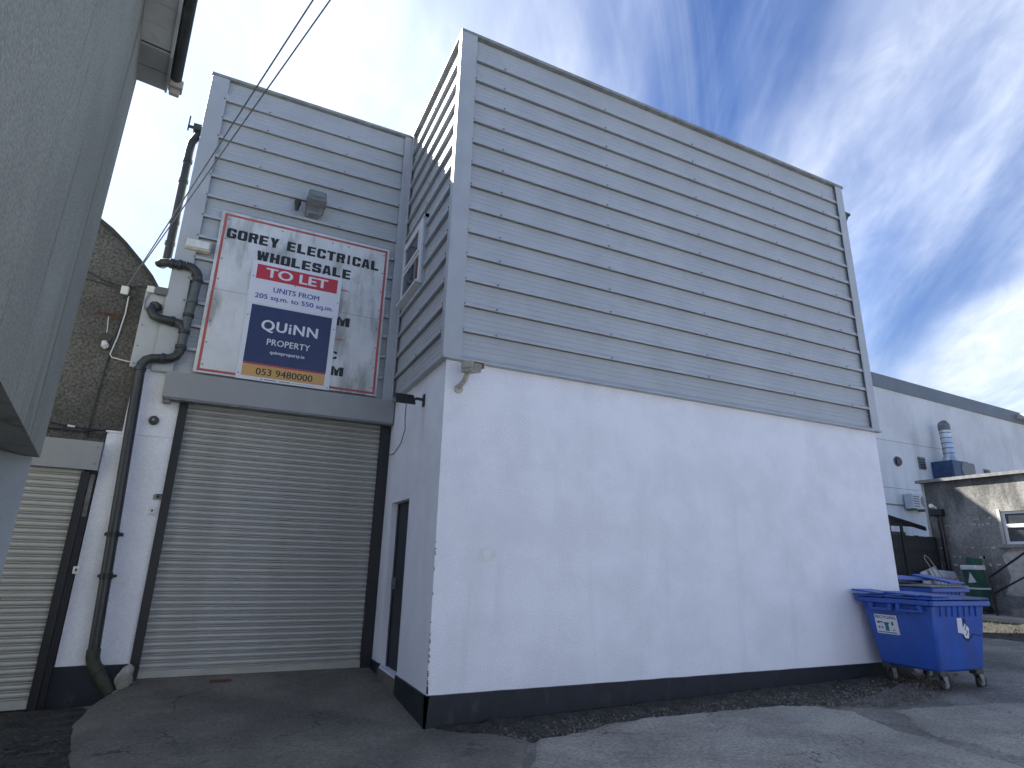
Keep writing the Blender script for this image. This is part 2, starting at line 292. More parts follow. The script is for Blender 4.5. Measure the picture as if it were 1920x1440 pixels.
BLOCK = {
 'O': ringq(), 'C': ringq((2,)) + [rc_(.63, .13, 1, .37), rc_(.63, .63, 1, .87)], 'G': ringq((2,)) + [rc_(.63, .13, 1, .5), rc_(.52, .36, .8, .52), rc_(.63, .66, 1, .87)],
 'E': [rc_(0, 0, .40, 1), rc_(.4, 0, .95, .2), rc_(.4, .8, .95, 1), rc_(.4, .41, .88, .6)], 'L': [rc_(0, 0, .42, 1), rc_(.42, 0, .95, .22)],
 'T': [rc_(0, .8, 1, 1), rc_(.3, 0, .7, .8)], 'I': [rc_(.27, 0, .73, 1)], 'H': [rc_(0, 0, .38, 1), rc_(.62, 0, 1, 1), rc_(.38, .4, .62, .6)],
 'Y': [rc_(.3, 0, .7, .42), [(.3, .42), (.7, .42), (.42, 1), (0, 1)], [(.5, .5), (.7, .42), (1, 1), (.62, 1)]],
 'A': [[(0, 0), (.34, 0), (.5, .78), (.5, 1), (.24, 1)], [(.66, 0), (1, 0), (.76, 1), (.5, 1), (.5, .78)], rc_(.3, .18, .7, .36)],
 'R': [rc_(0, 0, .38, 1), [(.38, .8), (.6, .8), (.87, 1), (.38, 1)], [(.87, 1), (.6, .8), (.62, .62), (1, .55), (1, .87)], [(.38, .44), (.9, .44), (1, .55), (.62, .62), (.38, .62)], [(.4, .44), (.86, .44), (1, 0), (.6, 0), (.6, .3)]],
 'W': [[(.12, 0), (.40, 0), (.30, 1), (0, 1)], [(.26, 0), (.42, 0), (.6, 1), (.42, 1)], [(.58, 0), (.74, 0), (.58, 1), (.40, 1)], [(.60, 0), (.88, 0), (1, 1), (.70, 1)]],
 'S': [[(0, .13), (.13, 0), (.87, 0), (1, .13), (.63, .24), (.37, .24)], rc_(0, .13, .37, .34), [(.63, .2), (1, .13), (1, .46), (.88, .58), (.63, .5)], [(.12, .44), (.63, .38), (.88, .58), (.37, .62)], [(0, .56), (.12, .44), (.37, .5), (.37, .8), (0, .87)], [(0, .87), (.37, .76), (.63, .76), (1, .87), (.87, 1), (.13, 1)], rc_(.63, .66, 1, .87)],
 'M': [rc_(0, 0, .30, 1), rc_(.70, 0, 1, 1), [(.38, 0), (.62, 0), (.70, 1), (.50, .62), (.30, 1)]],
 'c': ringq((2,)) + [rc_(.63, .13, 1, .34), rc_(.63, .66, 1, .87)]}
def block_text(body, m, parent, x0, x1, z0, z1, y, gap=.14):
    wd = [(.62 if ch == ' ' else .62 if ch == 'I' else 1.25 if ch in 'WM' else 1.0) for ch in body]
    tot = sum(wd) + gap*(len(body)-1); k = (x1-x0)/tot; b = MB(); cx = 0; n = 0
    for ch, w_ in zip(body, wd):
        for poly in BLOCK.get(ch, []):
            n += 1; i = len(b.v); yy = y - .00012*(n % 9)
            b.v += [(x0+k*(cx+px*w_), yy, z0+(z1-z0)*pz) for px, pz in poly]; b.f.append(list(range(i, i+len(poly))))
        cx += w_+gap
    return mk('lettering', b, m, parent, fix=False)

# ------------------------------------------------------------------ dimensions
A, D, H2, H3, W, H1 = 7.89, 2.509, 3.955, 8.90, 3.264, 0.315
DEPTH = 8.6
def clamp(a, lo, hi): return max(lo, min(hi, a))
def ss(a, lo, hi): t = clamp((a-lo)/(hi-lo), 0, 1); return t*t*(3-2*t)
def nz(x, y, s, seed=0): return noise.noise(Vector((x*s, y*s, seed)))
def g(x, y):
    z = 0.017*clamp(x, 0, 7) + 0.052*clamp(x-7, 0, 10.5) - 0.055*ss(-x, 2.6, 3.6)
    near = ss(30-abs(x), 0, 10)*ss(30-abs(y), 0, 10)
    return z + near*(0.012*nz(x, y, 0.8) + 0.006*nz(x, y, 3.1, 4)) - 0.012

# ------------------------------------------------------------------ ground
def axis(lo, hi, a, b, step, far):
    p = []; q = a
    while q <= b: p.append(q); q += step
    s = step; q = a
    while q > lo: s *= 1.35; q -= s; p.insert(0, q)
    s = step; q = p[-1]
    while q < hi: s *= 1.35; q += s; p.append(q)
    return p
def gridmesh(xs, ys, zf, keep=None):
    b = MB(); nx = len(xs); idx = {}
    for j, y in enumerate(ys):
        for i, x in enumerate(xs):
            b.v.append((x, y, zf(x, y)))
    for j in range(len(ys)-1):
        for i in range(nx-1):
            if keep is None or keep((xs[i]+xs[i+1])/2, (ys[j]+ys[j+1])/2): b.f.append([j*nx+i, j*nx+i+1, (j+1)*nx+i+1, (j+1)*nx+i])
    if keep:
        used = sorted({k for f in b.f for k in f}); mp = {k: n for n, k in enumerate(used)}
        b.v = [b.v[k] for k in used]; b.f = [[mp[k] for k in f] for f in b.f]
    return b
mk('ground', gridmesh(axis(-400, 400, -6, 19, 0.11, 0), axis(-400, 400, -6, 8, 0.11, 0), g), 'asphalt', kind='structure', label='rough grey asphalt yard rising gently toward the outbuilding', smooth=True, fix=False)
def inside_sd(poly):
    def sdf(x, y):
        d = 1e9; ins = False; n = len(poly)
        for k in range(n):
            x0, y0 = poly[k]; x1, y1 = poly[(k+1) % n]
            ex, ey = x1-x0, y1-y0; t = clamp(((x-x0)*ex+(y-y0)*ey)/(ex*ex+ey*ey), 0, 1)
            d = min(d, math.hypot(x-x0-t*ex, y-y0-t*ey))
            if (y0 > y) != (y1 > y) and x < (x1-x0)*(y-y0)/(y1-y0)+x0: ins = not ins
        return -d if ins else d
    return sdf
def slab(name, poly, top, m, label, step=0.045, rag=0.03):
    sdf = inside_sd(poly); X = [p[0] for p in poly]; Y = [p[1] for p in poly]
    xs = [min(X)-.1+step*i for i in range(int((max(X)-min(X)+.2)/step)+2)]; ys = [min(Y)-.1+step*i for i in range(int((max(Y)-min(Y)+.2)/step)+2)]
    cache = {}
    def s(x, y):
        k = (round(x, 4), round(y, 4))
        if k not in cache: cache[k] = sdf(x, y) + rag*(nz(x, y, 3.0, 9) + .5*nz(x, y, 9, 2))
        return cache[k]
    def zf(x, y):
        q = s(x, y)
        return top(x, y) - max(0, q+0.015)*1.6 - (0.004 if q > -0.05 else 0)
    return mk(name, gridmesh(xs, ys, zf, lambda x, y: s(x, y) < 0.07), m, kind='structure', label=label, smooth=True, fix=False)
def ramp_z(x, y):
    return max(0.012 + 0.074*clamp(y+0.1, 0, 9), 0.0) * ss(x, -3.35, -2.7) + 0.010*(1-ss(x, -3.35, -2.7)) + 0.007*nz(x, y, 1.1) + (0.0 if x < 0 else 0.012*x)
slab('concrete_ramp', [(-2.80, 2.62), (-3.03, 2.25), (-3.15, 1.92), (-3.16, 1.43), (-3.03, .5), (-2.92, -.1), (-2.75, -1.5), (-2.7, -3.2), (.15, -3.2), (.40, -1.4), (.80, -.72), (.66, -.42), (.2, -.12), (.1, .1), (.1, 2.62)], ramp_z, 'concrete_ramp', 'dark stained concrete ramp rising to the big roller shutter')
def slab_z(x, y): return g(x, y) + 0.030 + 0.006*nz(x, y, .9, 3)
slab('concrete_slab', [(.90, -.76), (1.4, -.69), (1.87, -.54), (2.41, -.54), (3.4, -.66), (4.14, -.74), (4.53, -.93), (4.72, -1.27), (4.56, -1.58), (4.40, -2.04), (4.3, -3.1), (4.0, -4.4), (.25, -4.4), (.48, -1.4)], slab_z, 'concrete', 'cracked pale concrete slab with a curved edge beside the long white wall')
slab('concrete_patch', [(5.3, -1.35), (6.4, -1.55), (7.6, -1.9), (8.2, -2.6), (7.0, -4.5), (4.8, -4.5), (4.62, -2.2)], lambda x, y: g(x, y)+.018+.008*nz(x, y, 1.3, 3), 'concrete', 'worn concrete patch in the yard past the curved slab', rag=0.09, step=0.06)
slab('soil_strip', [(.12, -.02), (.75, -.72), (1.4, -.72), (2.4, -.60), (3.4, -.70), (4.2, -.80), (4.9, -.95), (6.0, -.7), (7.3, -.35), (7.9, -.02)], lambda x, y: g(x, y)+.016+.012*abs(nz(x, y, 6, 3))+.03*ss(y, -.35, 0), 'soil', 'dark soil strip along the foot of the white wall', rag=0.07)
slab('soil_corner', [(-4.6, 2.5), (-3.2, 2.42), (-3.06, 1.9), (-3.1, 1.3), (-2.98, .5), (-2.86, -.3), (-2.72, -1.8), (-4.6, -2)], lambda x, y: g(x, y)+.012+.03*max(0, nz(x, y, 2.2, 3))+.02*max(0, nz(x, y, 7, 5)), 'soil', 'muddy litter-strewn corner by the neighbouring shutter', rag=0.05)

# loose stones, litter and weeds (nobody could count them)
def scatter(name, fn, n, m, label, poly, zf, seed):
    rnd = random.Random(seed); sdf = inside_sd(poly); X = [p[0] for p in poly]; Y = [p[1] for p in poly]; b = MB(); k = 0; tries = 0
    while k < n and tries < n*12:
        tries += 1
        x, y = rnd.uniform(min(X), max(X)), rnd.uniform(min(Y), max(Y))
        if sdf(x, y) > 0 or nz(x, y, 1.6, seed) + .35*nz(x, y, 6, seed) < rnd.uniform(-.55, .35): continue
        fn(b, rnd, x, y, zf(x, y)); k += 1
    return mk(name, b, m, kind='stuff', label=label, cat=label.split()[-1] if False else None, fix=False)
def pebble(b, rnd, x, y, z):
    r = rnd.choice((.004, .005, .006, .007, .009, .012, .017)) * rnd.uniform(.7, 1.3); i = len(b.v); a0 = rnd.uniform(0, 6.3)
    n = 5; h = r*rnd.uniform(.5, 1.0)
    b.v += [(x+r*math.cos(a0+q*6.283/n)*rnd.uniform(.7, 1.2), y+r*math.sin(a0+q*6.283/n)*rnd.uniform(.7, 1.2), z-.003) for q in range(n)]
    b.v += [(x+.55*r*math.cos(a0+.4+q*6.283/n), y+.55*r*math.sin(a0+.4+q*6.283/n), z+h) for q in range(n)]
    for q in range(n): b.f.append([i+q, i+(q+1) % n, i+n+(q+1) % n, i+n+q])
    b.f.append([i+n+q for q in range(n)])
def small_pebble(b, rnd, x, y, z):
    i = len(b.v); pebble(b, rnd, x, y, z)
    for k in range(i, len(b.v)): q = b.v[k]; b.v[k] = (x+(q[0]-x)*.5, y+(q[1]-y)*.5, z+(q[2]-z)*.4)
def leaf(b, rnd, x, y, z):
    r = rnd.uniform(.010, .032); a = rnd.uniform(0, 6.3); t = Vector((math.cos(a), math.sin(a), rnd.uniform(-.15, .35))); s_ = Vector((-math.sin(a), math.cos(a), rnd.uniform(-.4, .4)))
    c = Vector((x, y, z+.004+rnd.uniform(0, .012))); i = len(b.v)
    b.v += [tuple(c-t*r), tuple(c+s_*r*.45), tuple(c+t*r), tuple(c-s_*r*.45)]; b.f.append([i, i+1, i+2, i+3])
def blade(b, rnd, x, y, z):
    h = rnd.uniform(.03, .13); a = rnd.uniform(0, 6.3); wv = Vector((math.cos(a), math.sin(a), 0))*.006; ln = Vector((rnd.uniform(-.6, .6), rnd.uniform(-.6, .6), 1))*h; c = Vector((x, y, z-.01)); i = len(b.v)
    b.v += [tuple(c-wv), tuple(c+wv), tuple(c+ln*.6+wv*.6+Vector((0, 0, 0))), tuple(c+ln)]; b.f.append([i, i+1, i+2, i+3])
SP = [(.12, -.02), (.80, -.74), (1.4, -.72), (2.4, -.60), (3.4, -.72), (4.3, -.85), (5.2, -1.25), (6.4, -1.3), (7.3, -.9), (8.2, -.5), (7.9, -.02)]
scatter('gravel', pebble, 5200, 'pebble', 'loose stones and grit along the foot of the white wall', SP, lambda x, y: g(x, y)+.02, 11)
scatter('grit', small_pebble, 1500, 'pebble', 'scattered grit over the open yard', [(-2.6, -3), (-2.8, 1.5), (-.2, .2), (.9, -.8), (4.7, -1.2), (8.5, -1.2), (8.5, -4), (4, -4)], lambda x, y: max(g(x, y), slab_z(x, y) if .9 < x < 4.6 else ramp_z(x, y) if x < .9 else -1)-.002, 5)
scatter('leaf_litter', leaf, 1500, 'leaf_litter', 'dead leaves and rubbish in the muddy corner by the neighbouring shutter', [(-4.5, 2.3), (-3.3, 2.3), (-3.2, 1.6), (-3.06, .5), (-2.85, -.6), (-2.8, -2), (-4.5, -2)], lambda x, y: g(x, y)+.02+.03*max(0, nz(x, y, 2.2, 3)), 3)
scatter('fallen_leaves', leaf, 700, 'leaf_litter', 'dead leaves along the soil strip by the plinth', [(.1, -.02), (.9, -.75), (2.4, -.55), (4.6, -.8), (7, -.6), (7, -.02)], lambda x, y: g(x, y)+.025, 8)
scatter('weeds', blade, 220, 'grass', 'sparse weeds growing along the plinth of the white wall', [(.3, -.02), (.9, -.75), (1.6, -.6), (7.5, -.4), (7.5, -.02)], lambda x, y: g(x, y)+.02, 9)

# ------------------------------------------------------------------ main building
B = empty('warehouse', (0, 0, 0), 'two-storey unit with white rendered ground floor, grey metal cladding above and closed roller shutter', 'building')
wall = MB()
wall.box(0, A, 0, .25, -.3, 4.0)
wall.box(0, .25, .25, 1.17, -.3, 4.0).box(0, .25, 2.056, D+.25, -.3, 4.0).box(0, .25, 1.17, 2.056, 2.40, 4.0).box(0, .25, 1.17, 2.056, -.3, .285)
mk('wall', wall, 'white_render', B)
wl = MB(); wl.box(-3.47, -2.875, D, D+.25, -.3, 4.0).box(-3.625, -3.47, D+.002, D+.25, -.3, 3.11).box(-2.875, 0, D+.15, D+.3, 3.3, 4.0)
mk('shutter_wall', wl, 'white_render', B)
bx('wall_ledge', (-3.64, -2.885, D-.012, D, 3.105, 3.128), 'white_render', B)
mk('end_wall', MB().box(A-.25, A, .25, DEPTH, -.3, 4.0), 'white_render', B); mk('end_wall', MB().box(-3.30, -3.245, D+.3, DEPTH, -.3, 8.7), 'flashing', B)
mk('upper_wall', MB().box(.02, A-.02, .02, DEPTH, 4.0, 8.62).box(-W+.02, .02, D+.02, DEPTH, 4.0, 8.62), 'flashing', B)
def plinth(mapf, a0, a1, zt, zb=-.3):
    b = MB(); n = max(2, int(abs(a1-a0)/.04)); i0 = 0
    for k in range(n+1):
        a = a0+(a1-a0)*k/n; t = zt + .004*nz(a, 0, 3.1, 7) + .010*max(0, nz(a, 0, 7.0, 3)-.35)
        b.v += [tuple(mapf(a, .022, zb)), tuple(mapf(a, .022, t)), tuple(mapf(a, -.02, t+.002))]
    for k in range(n):
        i = 3*k; b.f += [[i, i+3, i+4, i+1], [i+1, i+4, i+5, i+2]]
    b.f += [[0, 1, 2], [3*n, 3*n+1, 3*n+2]]
    return b
FR = lambda a, d, z: Vector((a, -d, z)); SH = lambda a, d, z: Vector((-d, a, z)); WG = lambda a, d, z: Vector((a, D-d, z))
mk('plinth', plinth(FR, -.022, A+.02, H1), 'navy', B); mk('plinth', plinth(SH, -.022, 1.17, H1), 'navy', B); mk('plinth', plinth(SH, 2.056, D, H1), 'navy', B); mk('plinth', plinth(WG, -3.63, -2.885, .37), 'navy', B)
ck = random.Random(12); cm = MB()
for k in range(34):
    z = .33 + 1.5*ck.random()**2.2; r_ = ck.uniform(.006, .016); h_ = ck.uniform(.008, .04)
    cm.hexa([(-.0025, r_*1.3, z), (-.0025, -.0025, z-.004), (r_, -.0025, z), (r_*.4, r_*.4, z), (-.0025, r_*.7, z+h_), (-.0025, -.0025, z+h_*1.2), (r_*.8, -.0025, z+h_*.8), (r_*.3, r_*.3, z+h_)])
mk('chipped_edge', cm, 'stone', B, kind='stuff')
# door in the short face
dr = bx('door', (.10, .14, 1.175, 2.05, .285, 2.395), 'navy', B)
bx('door_frame', (.085, .10, 1.98, 2.05, .285, 2.39), 'black_rail', B)
mk('door_handle', MB().box(.05, .10, 1.90, 1.94, 1.25, 1.40).tube([(.06, 1.92, 1.33), (.06, 1.80, 1.33)], .01, 8), 'grey_metal', dr)
bx('door_step', (-.02, .1, 1.172, 2.054, .10, .262), 'concrete_ramp', B)
# cladding
RZ = [8.471-.345*k for k in range(13)]
def prof(h, rib=True, top=None):
    p = [(-.02, .012) if rib else (0, 0)]
    if rib: p += [(.052, -.006), (.055, -.001), (.055, .036), (.051, .043), (.002, .075)]
    for s in (.150, .212, .275):
        if s+.02 < h: p += [(.0, s-.005), (.004, s-.002), (.004, s+.002), (.0, s+.008)]
    p += [(0, h-.003), (-.02, h-.002)]
    return p
def clad_face(mapf, a0, a1, screws, lo=3.97, skip=None):
    rows = [(lo, RZ[12]-lo, False)] + [(RZ[k], .345 if k else 8.86-RZ[0], True) for k in range(12, -1, -1)]
    for z0, h, rib in rows:
        pr = [(d, z0+z) for d, z in prof(h, rib)]
        spans = [(a0, a1)]
        if skip and z0 < skip[3] and z0+h > skip[2]: spans = [(a0, a1)]
        b = MB()
        for s0, s1 in spans: b.sweep(pr, lambda a, d, z: mapf(a, d+.006, z), s0, s1, cap=False)
        st = mk('cladding_strip', b, 'cladding', B, smooth=False)
        if rib:
            sb = MB()
            for a in screws:
                aa = a + random.uniform(-.01, .01); c = mapf(aa, .060, z0+.018); t = mapf(aa, .072, z0+.018)
                sb.tube([c, t], .010, 6); sb.tube([c, mapf(aa, .064, z0+.018)], .014, 8)
            mk('fixing_screws', sb, 'screw', st, kind='stuff')
clad_face(FR, .12, A-.02, [.17, .62, 2.35, 4.1, 5.9, 7.3, A-.17])
clad_face(SH, -.0, D-.11, [.02, .09, 1.15, 2.25])
clad_face(WG, -W+.19, -.16, [-W+.2, -2.4, -1.15, -.2])
rg = MB()
for k in range(14):
    a = k*math.tau/14; r0, r1 = .05+.012*math.sin(3*a), .10+.02*math.sin(2*a+1); a2 = a+math.tau/14
    q0, q1 = .05+.012*math.sin(3*a2), .10+.02*math.sin(2*a2+1)
    rg.prism([(.62+r0*math.cos(a), -.0015, 1.72+r0*math.sin(a)), (.62+r1*math.cos(a), -.0015, 1.72+r1*math.sin(a)), (.62+q1*math.cos(a2), -.0015, 1.72+q1*math.sin(a2)), (.62+q0*math.cos(a2), -.0015, 1.72+q0*math.sin(a2))], (0, .003, 0))
mk('filler_patch', rg, 'upvc', B)
fl = lambda nm, *bs, m='flashing', bev=.004: mk(nm, MB_boxes(bs), m, B, bevel=bev)
def MB_boxes(bs):
    b = MB()
    for q in bs: b.box(*q)
    return b
fl('corner_flashing', (-.072, .165, -.072, -.058, 3.95, 8.88), (-.072, -.058, -.058, .045, 3.95, 8.88))
fl('corner_flashing', (A-.14, A+.05, -.066, -.050, 3.95, 8.86), (A+.034, A+.05, -.050, .2, 3.95, 8.86), (A-.02, A+.034, .0, .2, 3.95, 8.85))
fl('corner_flashing', (-.19, -.004, D-.064, D-.046, 4.0, 8.88), (-.064, -.046, D-.15, D-.064, 4.0, 8.88))
fl('corner_flashing', (-W-.03, -W+.22, D-.064, D-.048, 3.98, 8.86), (-W-.03, -W-.014, D-.048, D+.3, 3.98, 8.86))
fl('cap_flashing', (-.075, A+.09, -.075, .25, 8.865, 8.915), m='cap_metal')
fl('cap_flashing', (-.075, .25, .25, D+.2, 8.867, 8.913), m='cap_metal')
fl('cap_flashing', (-W-.045, -.075, D-.07, D+.2, 8.865, 8.911), m='cap_metal')
mk('drip_flashing', MB().prism([(-.06, -.03, 4.02), (-.06, -.085, 3.965), (-.06, -.085, 3.945), (-.06, -.0, 3.945)], (A+.135, 0, 0)), 'flashing', B)
mk('drip_flashing', MB().prism([(-.03, .0, 4.02), (-.085, .0, 3.965), (-.085, .0, 3.945), (-.0, .0, 3.945)], (0, D-.02, 0)), 'flashing', B)
bx('drip_flashing', (-W-.01, -.03, D-.05, D, 3.97, 4.005), 'flashing', B)
bx('roof', (-W+.03, A-.03, D+.2, DEPTH, 8.63, 8.68), 'felt', B)
mk('parapet_return', MB().box(A-.02, A+.05, .2, DEPTH, 3.95, 8.86).box(-W-.03, -W+.02, D+.3, DEPTH, 4, 8.86), 'flashing', B)
mk('gutter_end', MB().box(A+.05, A+.34, .02, .16, 8.38, 8.43).hexa([(A+.05, .03, 8.03), (A+.09, .03, 8.03), (A+.09, .13, 8.03), (A+.05, .13, 8.03), (A+.05, .03, 8.38), (A+.31, .03, 8.38), (A+.31, .13, 8.38), (A+.05, .13, 8.37)]), 'gutter', B)
bx('infill_panel', (-3.55, -3.27, D-.002, D+.03, 4.0, 5.13), 'flashing', B, label='plain screwed sheet filling the gap beside the cladding')
ib = MB()
for z in (4.05, 4.3, 4.6, 4.85):
    ib.tube([(-3.51, D-.003, z), (-3.51, D-.012, z)], .011, 6)
mk('panel_screws', ib, 'screw', B)
# window of the short face
win = mk('window', MB().box(-.085, -.0, 1.25, 2.27, 6.48, 6.56).box(-.085, 0, 1.25, 2.27, 5.54, 5.60).box(-.085, 0, 1.25, 1.32, 5.60, 6.48).box(-.085, 0, 2.20, 2.27, 5.60, 6.48), 'upvc', B, bevel=.004)
bx('transom', (-.082, -.01, 1.32, 2.20, 6.00, 6.05), 'upvc', win)
mk('sash', MB().box(-.10, -.075, 1.33, 2.19, 6.055, 6.10).box(-.10, -.075, 1.33, 2.19, 6.43, 6.475).box(-.10, -.075, 1.33, 1.375, 6.10, 6.43).box(-.10, -.075, 2.145, 2.19, 6.10, 6.43), 'upvc', win)
bx('pane', (-.078, -.060, 1.375, 2.145, 6.10, 6.43), 'glass', win); bx('pane', (-.074, -.060, 1.32, 2.20, 5.60, 6.00), 'glass', win)
mk('window_sill', MB().box(-.135, 0, 1.23, 2.31, 5.50, 5.535), 'upvc', win, bevel=.006)
mk('window_surround', MB().box(-.066, 0, 1.19, 1.25, 5.47, 6.62).box(-.068, 0, 2.27, 2.33, 5.47, 6.62).box(-.075, 0, 1.19, 2.33, 6.56, 6.62), 'flashing', win)
# roller shutter
def shutter(parent, mapf, x0, x1, z0, z1, pitch, m, name='roller_shutter'):
    b = MB(); p0 = mapf(x0, -.05, z0); p1 = mapf(x1, -.05, z0)
    b.sweep([(-.05, z0), (-.05, z1), (-.06, z1), (-.06, z0)], mapf, x0, x1)
    sh = mk(name, b, m, parent)
    pr = [(-.016, 0), (.003, .004), (.007, .010), (.003, .016), (-.014, .0205), (-.014, .0225), (.005, .029), (.012, .040), (.014, .050), (.011, .062), (.002, .072), (-.016, pitch)]
    base = MB(); base.sweep(pr, lambda a, d, z: mapf(a, d-.03, z+z0), x0, x1, cap=True)
    first = mk('slat', base, m, sh, smooth=True)
    n = int((z1-z0)/pitch)
    for k in range(1, n):
        o = first.copy(); COL.objects.link(o); o.parent = sh; o.location = (0, random.uniform(-.0012, .0012), k*pitch); o.rotation_euler = (0, random.uniform(-.0006, .0006), 0)
    return sh
sh = shutter(B, WG, -2.80, -.13, .285, 3.72, .0795, 'shutter')
mk('bottom_bar', MB().box(-2.80, -.13, D-.012, D+.03, .205, .287), 'shutter_nb', sh, bevel=.004)
bx('bottom_seal', (-2.80, -.13, D-.0, D+.03, .15, .205), 'dark_plastic', sh)
for n_, (x0, x1) in enumerate(((-2.885, -2.785), (-.155, -.002))):
    bx('guide_rail', (x0, x1, D-.045, D+.06, .12, 3.58), 'black_rail', B, bevel=.004)
bx('jamb', (-2.875, -2.80, D+.06, D+.2, .1, 3.8), 'black_rail', B)
hood = mk('shutter_hood', MB().box(-3.095, -.018, D-.20, D-.06, 3.61, 3.965), 'hood', B, bevel=.006)
mk('hood_lip', MB().box(-3.085, -.022, D-.195, D-.01, 3.585, 3.609).box(-3.09, -2.92, D-.06, D, 3.61, 3.96), 'grey_metal', hood)
mk('hood_bracket', MB().box(-3.08, -2.99, D-.17, D-.05, 3.54, 3.585), 'grey_metal', hood)

# ------------------------------------------------------------------ signs
def frame_mb(x0, x1, z0, z1, t, y0, y1):
    return MB().box(x0, x1, y0, y1, z0, z0+t).box(x0, x1, y0, y1, z1-t, z1).box(x0, x0+t, y0, y1, z0+t, z1-t).box(x1-t, x1, y0, y1, z0+t, z1-t)
YS = D-.084
S1 = empty('sign_board', (-1.55, YS, 4.03), 'large weathered white sign with red border reading GOREY ELECTRICAL WHOLESALE above the shutter', 'sign')
SX0, SX1, SZ0, SZ1 = -2.805, -.29, 4.03, 6.55
mk('panel', MB().box(SX0, SX1, YS, YS+.022, 5.292, SZ1), 'board_white', S1); mk('panel', MB().box(SX0, SX1, YS+.0005, YS+.022, SZ0, 5.288), 'board_white', S1)
mk('border', frame_mb(SX0+.042, SX1-.03, SZ0+.025, SZ1-.035, .034, YS-.003, YS), 'sign_red', S1)
block_text('GOREY ELECTRICAL', 'sign_black', S1, -2.70, -.44, 6.125, 6.285, YS-.0035)
block_text('WHOLESALE', 'sign_black', S1, -2.255, -.865, 5.865, 6.025, YS-.0035)
for s_, x0, x1, z0, z1 in (('M', -1.02, -.805, 5.065, 5.212), ('c', -1.03, -.938, 4.52, 4.64), ('M', -1.02, -.818, 4.262, 4.402)):
    block_text(s_, 'sign_black', S1, x0, x1, z0, z1, YS-.0035)
mk('printed_dash', MB().box(-1.03, -.88, YS-.003, YS, 5.655, 5.672), 'sign_red', S1); mk('printed_dash', MB().box(-1.03, -.878, YS-.003, YS, 4.834, 4.852), 'sign_red', S1)
sb = MB()
for k in range(8):
    for x in (SX0+.10, SX1-.085): sb.tube([(x, YS-.008, SZ0+.12+k*.325), (x, YS, SZ0+.12+k*.325)], .011, 7)
for x in (-1.95, -1.2, -.95): sb.tube([(x, YS-.008, SZ1-.12), (x, YS, SZ1-.12)], .011, 7)
mk('sign_screws', sb, 'screw', S1)
YT = YS-.010
S2 = empty('letting_board', (-1.65, YT, 5.175), 'white board with red TO LET band and blue lettering fixed over the weathered sign', 'sign')
mk('panel', MB().box(-2.29, -.993, YT-.006, YT+.004, 5.175, 5.862), 'let_white', S2)
mk('red_band', MB().box(-2.22, -1.052, YT-.0085, YT-.006, 5.575, 5.805), 'let_red', S2)
text('TO LET', 'let_white', S2, -2.095, -1.195, 5.618, 5.772, YT-.0095, bold=.03)
text('UNITS FROM', 'let_blue', S2, -1.957, -1.297, 5.395, 5.478, YT-.008, bold=.022)
text('205 sq.m. to 550 sq.m.', 'let_blue', S2, -2.195, -1.08, 5.245, 5.345, YT-.008, bold=.022)
sc2 = MB()
for x, z in ((-2.255, 5.60), (-1.02, 5.42), (-1.66, 5.562)): sc2.tube([(x, YT-.014, z), (x, YT-.005, z)], .010, 7)
mk('sign_screws', sc2, 'screw', S2)
S3 = empty('agent_board', (-1.64, YT, 4.02), 'navy estate agent board with gold phone number strip under the red TO LET band', 'sign')
mk('panel', MB().box(-2.275, -.998, YT-.005, YT+.004, 4.018, 5.172), 'let_white', S3)
mk('navy_field', MB().box(-2.21, -1.073, YT-.0075, YT-.005, 4.272, 5.158), 'let_navy', S3)
mk('red_stripe', MB().box(-2.208, -1.078, YT-.0075, YT-.005, 4.248, 4.270), 'let_red', S3)
mk('gold_strip', MB().box(-2.208, -1.080, YT-.0075, YT-.005, 4.074, 4.246), 'let_gold', S3)
text('QUiNN', 'let_white', S3, -2.045, -1.252, 4.755, 4.948, YT-.0085, bold=.03, space=1.1)
text('PROPERTY', 'let_white', S3, -1.938, -1.338, 4.568, 4.664, YT-.0085, bold=.012, space=1.05)
text('quinnproperty.ie', 'let_white', S3, -1.878, -1.398, 4.425, 4.487, YT-.0085, bold=.02)
text('053 9480000', 'sign_black', S3, -2.025, -1.248, 4.105, 4.205, YT-.0085, bold=.012)
mk('print_mark', MB().tube([(-1.935, YT-.0072, 4.045), (-1.935, YT-.0048, 4.045)], .013, 10).box(-1.90, -1.74, YT-.0062, YT-.005, 4.038, 4.052).box(-1.70, -1.55, YT-.0062, YT-.005, 4.040, 4.053).box(-1.53, -1.22, YT-.0062, YT-.005, 4.042, 4.047), 'line_cable', S3)
sc3 = MB()
for x, z in ((-2.245, 4.98), (-1.03, 4.98), (-2.245, 4.10), (-1.03, 4.05)): sc3.tube([(x, YT-.012, z), (x, YT-.004, z)], .010, 7)
mk('sign_screws', sc3, 'screw', S3)

# ------------------------------------------------------------------ things fixed to the cladding and walls
E1 = empty('floodlight', (-1.53, D-.05, 6.9), 'boxy grey halogen floodlight on the cladding above the weathered sign', 'light')
ry = Matrix.Rotation(R(-34), 3, 'X')
mk('housing', MB().box(-1.665, -1.395, D-.30, D-.17, 6.90, 7.20, ry), 'grey_metal', E1, bevel=.012)
mk('lens', MB().box(-1.645, -1.415, D-.312, D-.298, 6.99, 7.185, ry, (-1.53, D-.235, 7.05)), 'lamp_glass', E1)
mk('mounting_arm', MB().tube([(-1.67, D-.235, 7.05), (-1.675, D-.15, 6.86), (-1.66, D-.06, 6.80), (-1.50, D-.06, 6.80), (-1.42, D-.12, 6.86), (-1.39, D-.235, 7.05)], .013, 8).box(-1.62, -1.46, D-.06, D-.035, 6.76, 6.88), 'grey_metal', E1)
E2 = empty('motion_sensor', (-1.80, D-.05, 6.85), 'small black motion sensor next to the boxy floodlight', 'sensor')
